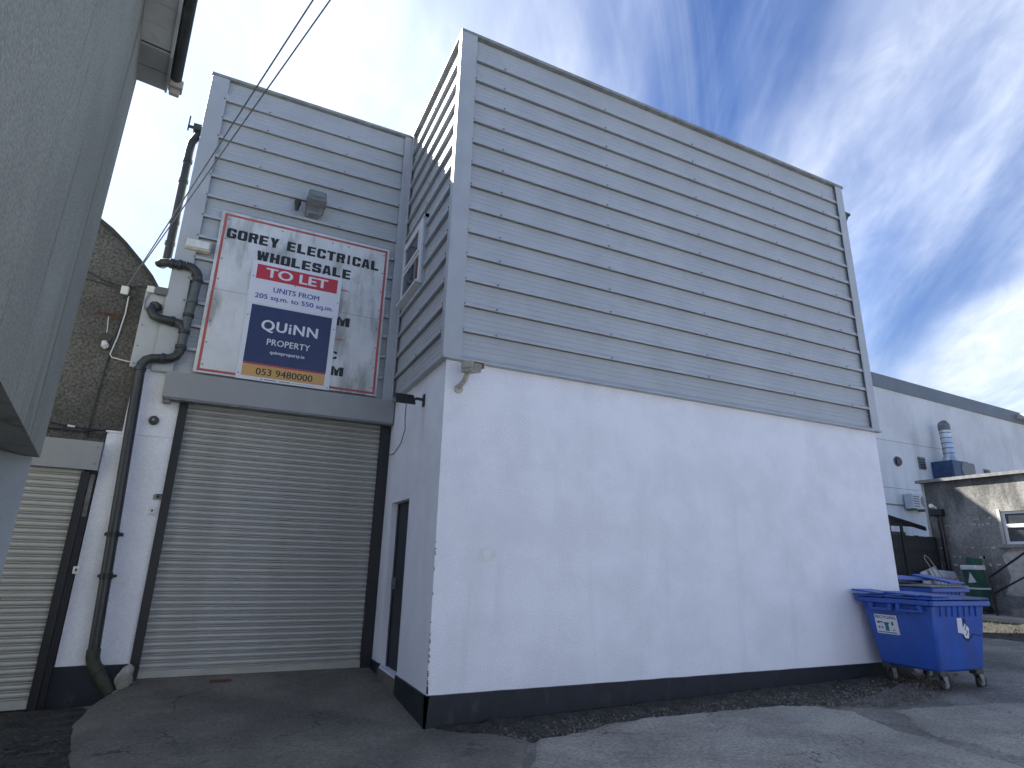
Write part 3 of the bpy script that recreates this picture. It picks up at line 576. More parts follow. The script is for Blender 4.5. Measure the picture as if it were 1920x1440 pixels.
mk('sensor_head', MB().tube([(-1.80, D-.14, 6.99), (-1.80, D-.13, 6.94), (-1.80, D-.12, 6.90), (-1.80, D-.11, 6.84)], [.05, .05, .035, .028], 12), 'dark_plastic', E2, smooth=True)
mk('sensor_bracket', MB().tube([(-1.80, D-.11, 6.86), (-1.80, D-.045, 6.92)], .016, 8), 'dark_plastic', E2)
E3 = empty('bulkhead_light', (-3.03, D-.04, 5.80), 'shallow white rectangular bulkhead light beside the weathered sign', 'light')
mk('housing', MB().hexa([(-3.20, D-.04, 5.80), (-2.865, D-.04, 5.80), (-2.865, D-.10, 5.82), (-3.20, D-.10, 5.82), (-3.20, D-.04, 6.0), (-2.865, D-.04, 6.0), (-2.865, D-.09, 5.985), (-3.20, D-.09, 5.985)]), 'cream', E3, bevel=.008)
mk('diffuser', MB().hexa([(-3.185, D-.10, 5.835), (-2.88, D-.10, 5.835), (-2.89, D-.125, 5.85), (-3.175, D-.125, 5.85), (-3.185, D-.09, 5.975), (-2.88, D-.09, 5.975), (-2.89, D-.115, 5.965), (-3.175, D-.115, 5.965)]), 'white_plastic', E3)
# security camera on the corner of the long wall
E4 = empty('security_camera', (.17, 0, 3.6), 'cream box security camera on a bracket below the cladding corner', 'camera')
rc = Matrix.Rotation(R(4), 3, 'Z') @ Matrix.Rotation(R(12), 3, 'X')
mk('housing', MB().box(.155, .285, -.42, -.12, 3.75, 3.86, rc, (.20, -.22, 3.8)), 'cream', E4, bevel=.012)
mk('sunshield', MB().box(.142, .298, -.46, -.10, 3.862, 3.876, rc, (.20, -.22, 3.8)).box(.142, .150, -.46, -.14, 3.80, 3.862, rc, (.20, -.22, 3.8)).box(.290, .298, -.46, -.14, 3.80, 3.862, rc, (.20, -.22, 3.8)), 'cream', E4)
mk('lens_window', MB().box(.17, .27, -.428, -.418, 3.765, 3.848, rc, (.20, -.22, 3.8)), 'glass', E4)
mk('bracket', MB().tube([(.17, -.01, 3.62), (.175, -.07, 3.635), (.19, -.16, 3.68), (.205, -.19, 3.76)], [.03, .032, .034, .030], 10).tube([(.17, 0, 3.60), (.17, -.018, 3.60)], .055, 14), 'cream', E4, smooth=True)
E5 = empty('led_floodlight', (-.02, .80, 3.6), 'slim black LED floodlight on an arm above the side door', 'light')
mk('mount_plate', MB().box(-.02, 0, .765, .835, 3.54, 3.70), 'dark_plastic', E5, bevel=.004)
mk('arm', MB().tube([(-.02, .80, 3.63), (-.10, .82, 3.64), (-.14, .84, 3.62)], .02, 10).tube([(-.14, .80, 3.62), (-.14, .88, 3.62)], .026, 10), 'dark_plastic', E5)
rl = Matrix.Rotation(R(28), 3, 'Z') @ Matrix.Rotation(R(-18), 3, 'Y')
mk('lamp_body', MB().box(-.38, -.13, .80, .83, 3.50, 3.68, Matrix.Rotation(R(-40), 3, 'X'), (-.2, .84, 3.62)), 'dark_plastic', E5, bevel=.006)
mk('flex', MB().tube([(-.22, .86, 3.56), (-.17, 1.05, 3.40), (-.08, 1.35, 3.33), (-.02, 1.75, 3.22), (-.006, 2.15, 3.13), (-.006, 2.40, 3.14)], .006, 6), 'cable', E5)
# round alarm sounder by the shutter
E6 = empty('alarm_sounder', (-3.147, D, 3.33), 'round dark sounder on the white pier beside the shutter hood', 'alarm')
mk('sounder_body', MB().tube([(-3.147, D, 3.315), (-3.147, D-.02, 3.315), (-3.147, D-.05, 3.315), (-3.147, D-.06, 3.315)], [.062, .062, .05, .03], 18), 'gutter', E6, smooth=True)
mk('sounder_cap', MB().tube([(-3.147, D-.055, 3.315), (-3.147, D-.07, 3.315)], .018, 10), 'galv', E6)
def keyswitch(x, y, z, label):
    k = empty('key_switch', (x, y, z-.04), label, 'switch', )
    mk('switch_plate', MB().box(x-.033, x+.033, y-.03, y, z-.042, z+.042), 'white_plastic', k, bevel=.005)
    mk('keyhole', MB().tube([(x, y-.031, z+.006), (x, y-.036, z+.006)], .012, 10).box(x-.005, x+.005, y-.034, y-.030, z-.02, z), 'dark_plastic', k)
keyswitch(-2.965, D, 2.155, 'small white key switch on the white pier beside the big shutter')
lk = empty('bullet_lock', (-2.945, D-.02, 2.30), 'small steel lock bracket above the key switch on the big shutter rail', 'lock')
mk('lock_plate', MB().box(-2.985, -2.885, D-.014, D, 2.30, 2.36), 'galv', lk); mk('lock_barrel', MB().tube([(-2.93, D-.06, 2.335), (-2.93, D-.01, 2.335)], .018, 10).box(-2.96, -2.86, D-.05, D-.045, 2.355, 2.367), 'dark_plastic', lk)
for z_, lb in ((1.30, 'small white plaster patch half way down the white pier'), ):
    pass
wl_ = empty('wall_label', (-.54, YS, 5.4), '', '') if False else None

# ------------------------------------------------------------------ drainpipes
yp = D-.115; RP = .060
P1 = empty('drainpipe', (-3.05, yp, .12), 'black soil pipe snaking across the cladding and down the white pier to the ramp', 'pipe')
def elbow(name, pts, r=RP, m='pipe'): return mk(name, MB().tube(pts, r, 16), m, P1, smooth=True)
def collar(c, d, r=RP*1.2, l=.055, m='pipe'):
    c = Vector(c); d = Vector(d).normalized()*l/2
    return mk('collar', MB().tube([c-d*1.0, c-d*.8, c+d*.8, c+d*1.0], [r*.9, r, r, r*.9], 16), m, P1, smooth=True)
X, Z = (1, 0, 0), (0, 0, 1)
elbow('upper_run', [(-3.40, D+.10, 5.62), (-3.43, D+.05, 5.555), (-3.45, yp+.05, 5.515), (-3.42, yp+.01, 5.515), (-3.36, yp, 5.52), (-3.13, yp, 5.535)], RP)
collar((-3.30, yp, 5.524), X); collar((-3.20, yp, 5.53), X)
elbow('elbow', arc((-3.12, yp, 5.365), .17, math.pi/2, 0, 8, X, Z))
collar((-2.95, yp, 5.335), Z)
mk('vertical_run', MB().tube([(-2.95, yp, 5.38), (-2.985, yp, 4.62), (-2.995, yp, 4.30)], RP, 16), 'pipe_pale', P1, smooth=True)
collar((-2.965, yp, 5.02), Z, m='pipe_pale'); collar((-2.978, yp, 4.80), Z); collar((-2.99, yp, 4.55), Z)
elbow('branch', [(-2.985, yp, 4.58), (-3.05, yp, 4.66), (-3.14, yp, 4.68), (-3.30, yp, 4.69), (-3.385, yp, 4.72), (-3.425, yp+.01, 4.79), (-3.41, yp+.04, 4.86), (-3.36, yp+.10, 4.88)])
collar((-3.15, yp, 4.68), X); collar((-3.395, yp+.03, 4.86), (.4, .5, .3))
elbow('elbow', [(-2.995, yp, 4.33), (-3.0, yp, 4.27), (-3.03, yp, 4.20), (-3.09, yp, 4.155), (-3.16, yp, 4.14), (-3.24, yp, 4.13)])
collar((-2.995, yp, 4.335), Z); collar((-3.17, yp, 4.14), X)
elbow('elbow', [(-3.22, yp, 4.133), (-3.30, yp, 4.12), (-3.365, yp, 4.085), (-3.40, yp, 4.02), (-3.405, yp, 3.93)])
collar((-3.405, yp, 3.955), Z)
mk('down_pipe', MB().tube([(-3.402, yp, 3.97), (-3.402, yp, 3.88), (-3.262, yp, .50)], RP*1.02, 18), 'pipe', P1, smooth=True)
mk('pipe_clip', MB().tube([(-3.317, yp, 1.88), (-3.3148, yp, 1.82)], RP*1.14, 16).box(-3.41, -3.22, yp+.02, D, 1.83, 1.87), 'black_rail', P1)
mk('pipe_clip', MB().tube([(-3.297, yp, 1.40), (-3.2945, yp, 1.33)], RP*1.16, 16).box(-3.39, -3.20, yp+.02, D, 1.35, 1.38), 'black_rail', P1)
mk('shoe', MB().tube([(-3.265, yp, .56), (-3.262, yp, .48), (-3.245, yp, .42), (-3.205, yp, .355), (-3.02, yp-.02, .09)], [RP*1.2, RP*1.2, RP*1.16, RP*1.12, RP*1.1], 16), 'pipe_moss', P1, smooth=True)
collar((-3.19, yp, .335), (-.6, 0, .8), r=RP*1.28, l=.04, m='pipe_moss')
P2 = empty('rainwater_pipe', (-3.5, D+.12, 5.6), 'dark grey rainwater pipe with hopper at the edge of the grey cladding', 'pipe')
mk('pipe_length', MB().tube([(-3.33, D+.14, 7.88), (-3.36, D+.12, 7.78), (-3.405, D+.11, 7.66), (-3.41, D+.11, 7.50), (-3.40, D+.10, 5.60)], .058, 14), 'gutter', P2, smooth=True)
mk('hopper', MB().box(-3.42, -3.295, D+.05, D+.25, 7.88, 7.98).box(-3.50, -3.48, D+.10, D+.12, 7.86, 8.12).box(-3.50, -3.36, D+.09, D+.13, 7.92, 7.95), 'gutter', P2)
for z in (7.35, 7.0, 6.3, 5.95): mk('pipe_joint', MB().tube([(-3.407, D+.11, z), (-3.406, D+.11, z-.05)], .068, 14), 'gutter', P2)
J = empty('junction_box', (-3.4, D, 5.05), 'grey plastic junction box and conduit on the infill panel', 'box')
mk('box_body', MB().box(-3.43, -3.28, D-.07, D-.002, 5.06, 5.17), 'grey_metal', J, bevel=.008); mk('side_box', MB().box(-3.535, -3.445, D-.06, D-.002, 5.07, 5.16), 'white_plastic', J, bevel=.006)
mk('conduit', MB().tube([(-3.27, D-.02, 5.05), (-3.27, D-.02, 4.83), (-3.34, D-.02, 4.82), (-3.52, D-.02, 4.83), (-3.535, D-.02, 4.95), (-3.50, D-.02, 5.06)], .010, 7), 'line_cable', J)

# ------------------------------------------------------------------ small things on the ramp
bmx = bmesh.new(); bmesh.ops.create_icosphere(bmx, subdivisions=3, radius=1)
for v_ in bmx.verts:
    n_ = noise.noise(v_.co*1.4)*.28 + noise.noise(v_.co*4)*.08
    v_.co = Vector((v_.co.x*(.075 if v_.co.z > 0 else .10), v_.co.y*.075, v_.co.z*.135))*(1+n_)
me = bpy.data.meshes.new('stone'); bmx.to_mesh(me); bmx.free(); me.materials.append(MAT['stone'])
o = link('stone', me, None, 'pale lump of broken concrete wedged under the black drainpipe outlet', 'stone', smooth=True); o.location = (-2.885, 2.28, .265); o.rotation_euler = (0, R(14), 0)
o = bx('brick', (-2.0, -1.76, 2.14, 2.25, .10, ramp_z(-1.9, 2.2)+.012), 'brick', None, label='worn red brick set into the ramp before the shutter', cat='brick', bevel=.004)
mk('mortar_lip', MB().tube([(-2.80, 2.40, .18), (-2.95, 2.24, .12), (-3.03, 2.05, .06), (-3.10, 1.90, .02)], [.016, .018, .014, .006], 8), 'stone', None, label='thin pale mortar lip along the upper ramp edge', cat='mortar', smooth=True)

# ------------------------------------------------------------------ neighbouring barrel-roofed workshop
NB = empty('workshop', (-5.6, 2.6, 0), 'grimy pebbledashed workshop with curved barrel roof and pale roller shutter', 'building')
GY = 2.76
CXb, CZb, RB = -5.75, 3.10, 3.28
def arc_pts(r, n=40, a0=R(2), a1=R(178)): return [(CXb+r*math.cos(a), GY, CZb+r*math.sin(a)) for a in [a0+(a1-a0)*k/n for k in range(n+1)]]
ap = [(-3.43, 5.20), (-3.54, 5.37), (-3.73, 5.585), (-3.94, 5.80), (-4.13, 5.965), (-4.30, 6.08), (-4.6, 6.25), (-5.0, 6.42), (-5.5, 6.53), (-6.0, 6.55), (-6.6, 6.45), (-7.2, 6.2), (-7.8, 5.7), (-8.2, 5.2)]
mk('gable_wall', MB().prism([(-3.43, GY, -.2)] + [(x, GY, z) for x, z in ap] + [(-8.2, GY, -.2)], (0, .25, 0)), 'pebbledash', NB)
mk('barrel_roof', MB().prism([(x, GY-.04, z) for x, z in ap] + [(x*1.0, GY-.04, z+.06) for x, z in ap[::-1]], (0, 6.5, 0)), 'felt', NB)
TH = R(5)
NS = lambda a, d, z: Vector((-3.66 + (a)*math.cos(TH) + d*math.sin(TH), 2.42 + a*math.sin(TH) - d*math.cos(TH), z))
ns = shutter(NB, NS, -3.2, -.10, .06, 2.75, .0795, 'shutter_nb')
mk('bottom_bar', MB().sweep([(-.04, -.03), (-.005, -.03), (-.005, .06), (-.04, .06)], NS, -3.2, -.10), 'shutter_nb', ns)
mk('guide_rail', MB().sweep([(-.08, -.1), (.02, -.1), (.02, 2.58), (-.08, 2.58)], NS, -.12, -.035), 'black_rail', NB)
mk('jamb', MB().sweep([(-.30, -.1), (-.085, -.1), (-.085, 2.95), (-.30, 2.95)], NS, -.12, .03), 'black_rail', NB)
mk('jamb_patch', MB().sweep([(-.085, 2.05), (-.075, 2.05), (-.075, 2.56), (-.085, 2.56)], NS, -.03, .015), 'stone', NB)
hd = mk('shutter_hood', MB().sweep([(-.2, 2.60), (.05, 2.60), (.05, 2.95), (-.2, 2.97)], NS, -3.2, .035), 'hood', NB, bevel=.005)
mk('hood_rivets', MB().tube([NS(-.01, .05, 2.68), NS(-.01, .058, 2.68)], .012, 7).tube([NS(-.01, .05, 2.88), NS(-.01, .058, 2.88)], .012, 7), 'screw', hd)
mk('lintel', MB().box(-8.2, -3.66, 2.62, 2.75, 2.7, 3.02), 'pebbledash', NB)
mk('broken_vent', MB().tube([(-3.92, GY-.02, 4.42), (-3.92, GY, 4.42)], .07, 12), 'dark_plastic', NB)
mk('rust_stain', MB().box(-4.08, -3.86, GY-.006, GY, 4.735, 4.775).box(-3.90, -3.82, GY-.012, GY, 4.70, 4.79), 'rust', NB)
mk('vent_stub', MB().tube([(-3.93, GY-.03, 4.36), (-3.91, GY-.035, 4.30), (-3.89, GY-.02, 4.27)], [.028, .05, .03], 9).tube([(-3.95, GY-.01, 4.72), (-3.93, GY-.015, 4.55), (-3.925, GY-.01, 4.45)], .006, 6), 'white_plastic', NB)
keyswitch(-3.60, 2.37, 1.43, 'small white key switch in the dark jamb of the neighbouring shutter')
cb = empty('cable_box', (-3.83, GY, 5.08), 'little white cable junction box with dark loops on the pebbledashed gable', 'box')
mk('box_body', MB().box(-3.875, -3.785, GY-.06, GY, 5.07, 5.19), 'white_plastic', cb, bevel=.006)
lp = [(-3.83+.10*math.cos(a)+.05, GY-.03, 5.12+.09*math.sin(a)) for a in [k*.42 for k in range(16)]]
mk('cable_loop', MB().tube(lp, .007, 6).tube([(-3.78, GY-.03, 5.2), (-3.62, GY-.03, 5.24), (-3.50, GY-.05, 5.18), (-3.49, GY-.08, 5.02), (-3.56, GY-.08, 4.93), (-3.70, GY-.04, 4.96), (-3.78, GY-.03, 5.05)], .007, 6), 'cable', cb)
mk('feed_cable', MB().tube([(-3.78, GY-.02, 5.06), (-3.79, GY-.02, 4.75), (-3.82, GY-.02, 4.5), (-3.85, GY-.02, 4.0), (-3.87, GY-.02, 3.5), (-3.88, GY-.02, 3.05)], .009, 6), 'cable', cb)
mk('white_cable', MB().tube([(-3.77, GY-.03, 5.05), (-3.765, GY-.03, 4.80), (-3.79, GY-.03, 4.45), (-3.83, GY-.03, 4.19), (-3.80, GY-.03, 4.15), (-3.62, GY-.05, 4.12), (-3.47, D-.03, 4.06)], .009, 6), 'white_plastic', cb)
tk = empty('telephone_lines', (-4.2, GY, 3.2), 'dark slack cables strung low across the pebbledashed gable', 'cable')
mk('cable_run', MB().tube([(-3.66, D-.02, 3.12), (-3.9, GY-.04, 3.16), (-4.15, GY-.03, 3.18), (-4.5, GY-.03, 3.24), (-5.2, GY-.03, 3.26)], .010, 6).tube([(-3.60, D-.02, 3.14), (-3.9, GY-.04, 3.12), (-4.3, GY-.03, 3.13), (-5.2, GY-.03, 3.12)], .012, 6).tube([(-3.62, D-.03, 3.10), (-3.76, GY-.05, 2.99), (-3.9, GY-.05, 2.96), (-4.2, GY-.05, 2.99), (-4.6, GY-.05, 2.97)], .008, 6), 'cable', tk)
mk('tape_wrap', MB().tube([(-4.02, GY-.035, 3.17), (-4.10, GY-.03, 3.175)], .015, 8), 'white_plastic', tk)
mk('upper_cables', MB().tube([(-3.87, GY-.03, 5.18), (-4.1, GY-.03, 5.23), (-4.4, GY-.03, 5.35), (-5.0, GY-.03, 5.5)], .009, 6).tube([(-3.87, GY-.03, 5.14), (-4.2, GY-.03, 5.19), (-5.0, GY-.03, 5.28)], .007, 6), 'cable', tk)
# two overhead service lines
for off, lb in (((-2.089, -2.0, 6.308), 'thin overhead service cable running to the gable box, the one nearer the rendered building'), ((-1.952, -2.0, 6.381), 'thin overhead service cable running to the gable box, the one nearer the cladding')):
    a = Vector((-3.81, GY-.04, 5.20)); b_ = Vector(off); c_ = a + (b_-a)*3.4
    pts = [a+(c_-a)*t + Vector((0, 0, -.12*4*t*(1-t)*0.25)) for t in [k/24 for k in range(25)]]
    mk('overhead_cable', MB().tube(pts, .0075, 6), 'line_cable', None, label=lb, cat='cable', smooth=True)

# ------------------------------------------------------------------ rendered building on the other side of the lane
LB = empty('rendered_building', (-3.7, -.5, 0), 'grey rough-rendered building with jettied upper storey and boxed eaves', 'building')
uL = Vector((.158, -.987, 0)).normalized(); nL = Vector((.987, .158, 0)).normalized(); C0 = Vector((-3.647, 0, 0))
def LP(s, d, z): p = C0 + uL*s + nL*d; return Vector((p.x, p.y, z))
def lbox(b, s0, s1, d0, d1, z0, z1): return b.hexa([LP(s0, d0, z0), LP(s1, d0, z0), LP(s1, d1, z0), LP(s0, d1, z0), LP(s0, d0, z1), LP(s1, d0, z1), LP(s1, d1, z1), LP(s0, d1, z1)])
mk('upper_wall', lbox(MB(), 0, 4.7, -5, 0, 2.417, 6.497), 'left_render', LB)
mk('lower_wall', MB().prism([(-3.70, .0, -.3), (-3.86, -.45, -.3), (-4.15, -1.7, -.3), (-4.2, -4.6, -.3), (-8.4, -4.6, -.3), (-8.4, -.2, -.3)], (0, 0, 2.71)), 'left_lower', LB)
sf = lambda s0, s1, z, m, nm='soffit_board': mk(nm, lbox(MB(), s0, s1, .0, .262, z, z+.02), m, LB)
s = .62
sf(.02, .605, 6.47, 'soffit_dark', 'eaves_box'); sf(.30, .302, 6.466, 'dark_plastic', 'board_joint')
while s < 4.6: sf(s, s+.275, 6.497, 'soffit'); s += .283
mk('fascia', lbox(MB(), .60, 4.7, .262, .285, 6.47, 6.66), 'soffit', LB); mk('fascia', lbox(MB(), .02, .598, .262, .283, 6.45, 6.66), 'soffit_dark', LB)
gp = [(.287+.055-.055*math.cos(a), 6.60-.055*math.sin(a)) for a in [math.pi*k/10 for k in range(11)]]
gm = MB(); i0 = 0
gm.sweep(gp + [(d, z) for d, z in [(.287+.055+.050*math.cos(a), 6.602-.050*math.sin(a)) for a in [math.pi*k/10 for k in range(11)]]], lambda a, d, z: LP(a, d, z), .08, 3.7)
mk('gutter', gm, 'gutter', LB)
mk('gutter_outlet', lbox(lbox(MB(), .0, .13, .285, .42, 6.50, 6.60), .03, .09, .30, .40, 6.43, 6.50), 'cream', LB, bevel=.012)
mk('roof', MB().hexa([LP(0, .31, 6.64), LP(4.7, .31, 6.64), LP(4.7, -4.9, 7.3), LP(0, -4.9, 7.3), LP(0, .31, 6.70), LP(4.7, .31, 6.70), LP(4.7, -4.9, 7.38), LP(0, -4.9, 7.38)]), 'felt', LB)

# ------------------------------------------------------------------ background at the far end of the yard
WB = empty('white_building', (30, 11, 0), 'long white industrial wall with dark parapet trim behind the yard', 'building')
YW = 11.0
mk('wall', MB().prism([(9.5, YW, -.3), (60, YW, -.3), (60, YW, 9.6), (9.5, YW, 10.95)], (0, 12, 0)), 'white_wall_far', WB)
mk('parapet_trim', MB().prism([(9.4, YW-.06, 10.75), (60, YW-.06, 9.32), (60, YW-.06, 9.95), (9.4, YW-.06, 11.48)], (0, 12.2, 0)), 'fascia_far', WB)
mk('floodlight', MB().box(38.2, 40.5, YW-.5, YW-.06, 10.15, 10.45), 'cream', WB)
mk('wall_seam', MB().box(24, 30.5, YW-.012, YW, 7.62, 7.632).box(25, 27.8, YW-.014, YW, 5.35, 5.362), 'grey_metal', WB)
def wvent(name, x, z, r, label, rnd=True):
    o = empty(name, (x, YW-.05, z-r), label, 'vent')
    if rnd: mk('vent_pipe', MB().tube([(x, YW, z), (x, YW-.12, z)], r, 14), 'dark_plastic', o); mk('vent_rim', MB().tube([(x, YW, z), (x, YW-.05, z)], r*1.25, 14), 'grey_metal', o)
    else:
        mk('vent_frame', MB().box(x-r, x+r, YW-.06, YW, z-r*1.2, z+r*1.2), 'grey_metal', o)
        for k in range(4): mk('louvre', MB().box(x-r*.85, x+r*.85, YW-.09, YW-.06, z-r+k*r*.52, z-r+k*r*.52+.07), 'dark_plastic', o)
wvent('round_vent', 26.5, 6.65, .20, 'round dark vent pipe in the long white wall')
wvent('louvre_vent', 28.4, 6.73, .25, 'square louvred vent beside the blue fan box', False)
wvent('louvre_vent', 34.0, 6.62, .24, 'square louvred vent above the outbuilding roof edge', False)
EX = empty('extractor_fan', (29.8, YW-.6, 6.0), 'steel flue rising from a blue extractor fan box on the white wall', 'extractor')
mk('fan_box', MB().box(29.15, 30.5, YW-1.0, YW-.02, 5.95, 6.85), 'fan_blue', EX, bevel=.03)
mk('volute', MB().tube([(30.2, YW-1.02, 6.45), (30.2, YW-.9, 6.45)], .38, 18).box(30.56, 31.25, YW-.85, YW-.25, 6.35, 6.85), 'grey_metal', EX)
mk('intake_grille', MB().box(31.25, 31.30, YW-.85, YW-.25, 6.40, 6.80), 'galv', EX)
mk('flue', MB().tube([(29.85, YW-.55, 6.85), (29.85, YW-.55, 7.15), (29.85, YW-.55, 8.45)], [.36, .24, .24], 16, cap=False), 'steel', EX, smooth=True)
for k in range(5): mk('flue_band', MB().tube([(29.85, YW-.55, 7.25+.26*k), (29.85, YW-.55, 7.29+.26*k)], .25, 16), 'grey_metal', EX)
mk('flue_cowl', MB().tube([(29.85, YW-.55, 8.44), (29.85, YW-.55, 8.72), (29.75, YW-.55, 8.80)], [.26, .26, .22], 16), 'grey_metal', EX, smooth=True)
mk('wall_bracket', MB().box(28.9, 30.7, YW-1.0, YW-.01, 5.87, 5.945), 'grey_metal', EX)
AC = empty('air_conditioner', (27.3, YW-.3, 4.3), 'white outdoor air conditioning unit on brackets on the white wall', 'air conditioner')
ac = mk('casing', MB().box(26.45, 27.75, YW-.46, YW-.06, 4.42, 5.10), 'panel_white', AC, bevel=.02)
mk('fan_guard', MB().tube([(27.3, YW-.47, 4.76), (27.3, YW-.455, 4.76)], .27, 18), 'grey_metal', AC); mk('fan_hub', MB().tube([(27.3, YW-.49, 4.76), (27.3, YW-.47, 4.76)], .07, 12), 'white_plastic', AC)
for k in range(5): mk('louvre', MB().box(26.50, 26.92, YW-.475, YW-.46, 4.50+k*.11, 4.555+k*.11), 'grey_metal', AC)
mk('bracket', MB().box(26.6, 26.66, YW-.5, YW, 4.33, 4.42).box(27.5, 27.56, YW-.5, YW, 4.33, 4.42).box(24, 26.45, YW-.05, YW, 4.55, 4.60), 'grey_metal', AC)

AX = empty('outbuilding', (17, 1, .55), 'low grime-blackened outbuilding with flat roof and white casement window', 'building')
mk('wall', MB().box(17.0, 17.3, 3.78 - 1.07, 4.62, .2, 4.22).box(17.0, 17.3, -6, 1.7, .2, 4.22).box(17.0, 17.3, 1.7, 2.71, 3.27, 4.22).box(17.0, 17.3, 1.7, 2.71, .2, 2.40).box(17.3, 26, 4.40, 4.62, .2, 4.22).box(17.3, 26, -6, -5.8, .2, 4.22), 'annex', AX)
bx('roof', (16.90, 26.2, -6.1, 4.70, 4.222, 4.30), 'felt', AX); bx('roof_edge', (16.86, 16.90, -6.1, 4.72, 4.22, 4.31), 'grey_metal', AX)
bx('corner_trim', (16.985, 17.0, 4.56, 4.63, .5, 4.2), 'flaked', AX)
aw = mk('window', frame_mb(1.70, 2.71, 2.40, 3.27, .07, 0, 1) if False else MB().box(17.05, 17.12, 1.70, 2.71, 2.40, 2.47).box(17.05, 17.12, 1.70, 2.71, 3.20, 3.27).box(17.05, 17.12, 1.70, 1.77, 2.47, 3.20).box(17.05, 17.12, 2.64, 2.71, 2.47, 3.20), 'upvc', AX)
bx('transom', (17.03, 17.11, 1.77, 2.64, 2.84, 2.93), 'upvc', aw); bx('pane', (17.08, 17.09, 1.77, 2.64, 2.93, 3.20), 'glass', aw); bx('pane', (17.08, 17.09, 1.77, 2.64, 2.47, 2.84), 'glass', aw)
bx('window_sill', (16.88, 17.0, 1.6, 2.88, 2.31, 2.38), 'annex', aw); mk('window_reveal', MB().box(16.985, 17.0, 2.71, 2.78, 2.40, 3.33), 'flaked', aw)
fk = random.Random(4)
fm = MB()
for z, n_ in ((2.92, 6), (2.30, 9), (1.84, 12), (2.05, 4), (3.1, 4)):
    for k in range(n_):
        y = fk.uniform(2.9, 4.35); l_ = fk.uniform(.03, .16); fm.box(16.994, 17.0, y, y+l_, z+fk.uniform(-.03, .02), z+fk.uniform(.03, .06))
for k in range(18):
    y = fk.uniform(2.8, 4.4); z = fk.uniform(1.0, 3.4); q = fk.uniform(.008, .03); fm.box(16.994, 17.0, y, y+q, z, z+q*fk.uniform(.6, 2))
fm.prism([(16.994, 1.2, 1.0), (16.994, 2.95, 1.1), (16.994, 2.75, 1.55), (16.994, 2.85, 2.1), (16.994, 2.6, 2.3), (16.994, 1.2, 2.3)], (.006, 0, 0))
mk('paint_flakes', fm, 'flaked', AX, kind='stuff')
st = empty('soil_stack', (16.85, 4.2, .6), 'black soil stack with white stub end on the grimy outbuilding wall', 'pipe')
mk('stack_pipe', MB().tube([(16.88, 4.20, .55), (16.88, 4.20, 3.30)], .06, 12), 'black_rail', st, smooth=True); mk('hopper_head', MB().box(16.78, 16.98, 4.08, 4.40, 3.22, 3.42), 'black_rail', st, bevel=.02)
mk('stub_end', MB().tube([(16.72, 4.30, 3.52), (16.90, 4.30, 3.46)], .06, 12), 'white_plastic', st)
# steps with handrail and pavement
mk('footpath', MB().box(15.3, 17.0, -6, 4.0, .2, .60), 'kerb', None, kind='structure', label='pale concrete footpath along the outbuilding')
sp = empty('steps', (16.6, 1.5, .6), 'concrete steps with dark handrail against the outbuilding', 'steps')
for k in range(5): mk('step', MB().box(16.2, 16.99, -1.2, 2.55-.33*k, .60+.19*k, .79+.19*k), 'annex', sp)
mk('handrail', MB().tube([(16.2, 2.85, .55), (16.2, 2.85, 1.55), (16.2, .9, 2.9)], .028, 8).tube([(16.2, 2.85, 1.13), (16.2, .9, 2.25)], .022, 8), 'black_rail', sp)
# green wheeled bin with clutter on top
gb = empty('wheeled_bin', (16.5, 3.4, .6), 'dark green wheeled bin with white boxes stacked on its lid', 'bin')
mk('bin_body', MB().hexa([(16.35, 3.25, .70), (16.75, 3.25, .70), (16.75, 3.55, .70), (16.35, 3.55, .70), (16.30, 3.18, 1.22), (16.80, 3.18, 1.22), (16.80, 3.60, 1.22), (16.30, 3.60, 1.22)]), 'green_plastic', gb, bevel=.015)
mk('bin_wheel', MB().tube([(16.7, 3.22, .70), (16.7, 3.27, .70)], .10, 14), 'rubber', gb); mk('bin_wheel', MB().tube([(16.7, 3.53, .70), (16.7, 3.58, .70)], .10, 14), 'rubber', gb)
mk('bin_foot', MB().box(16.37, 16.45, 3.28, 3.52, .60, .70), 'green_plastic', gb)
mk('bin_lid', MB().box(16.28, 16.82, 3.16, 3.62, 1.22, 1.26), 'panel_white', gb)
c_ = empty('crate_stack', (16.5, 3.38, 1.26), 'green crate and white tray stacked on the dark green bin', 'crate')
mk('lower_crate', MB().hexa([(16.36, 3.24, 1.262), (16.70, 3.24, 1.262), (16.70, 3.54, 1.262), (16.36, 3.54, 1.262), (16.33, 3.22, 1.72), (16.72, 3.22, 1.72), (16.72, 3.56, 1.72), (16.33, 3.56, 1.72)]), 'green_plastic', c_)
mk('tray', MB().box(16.30, 16.75, 3.19, 3.59, 1.72, 1.84), 'panel_white', c_, bevel=.02); mk('upper_crate', MB().box(16.38, 16.68, 3.22, 3.46, 1.84, 2.03, Matrix.Rotation(R(8), 3, 'X')), 'green_plastic', c_)
mk('warning_mark', MB().prism([(16.325, 3.26, 1.40), (16.325, 3.46, 1.38), (16.325, 3.38, 1.66)], (.008, 0, 0)), 'panel_white', c_)
# weeds by the pavement
scatter('verge_weeds', blade, 2600, 'grass', 'ragged weeds along the footpath edge', [(12.6, -2.5), (12.4, 2.6), (13.6, 3.6), (14.8, 3.2), (14.6, -2.5)], lambda x, y: g(x, y)+.0, 21)
slab('verge', [(12.4, -3.5), (12.2, 2.6), (13.6, 3.7), (15.0, 3.3), (14.9, -3.5)], lambda x, y: g(x, y)+.02+.02*nz(x, y, 2), 'soil', 'weedy earth verge before the footpath', step=.08)
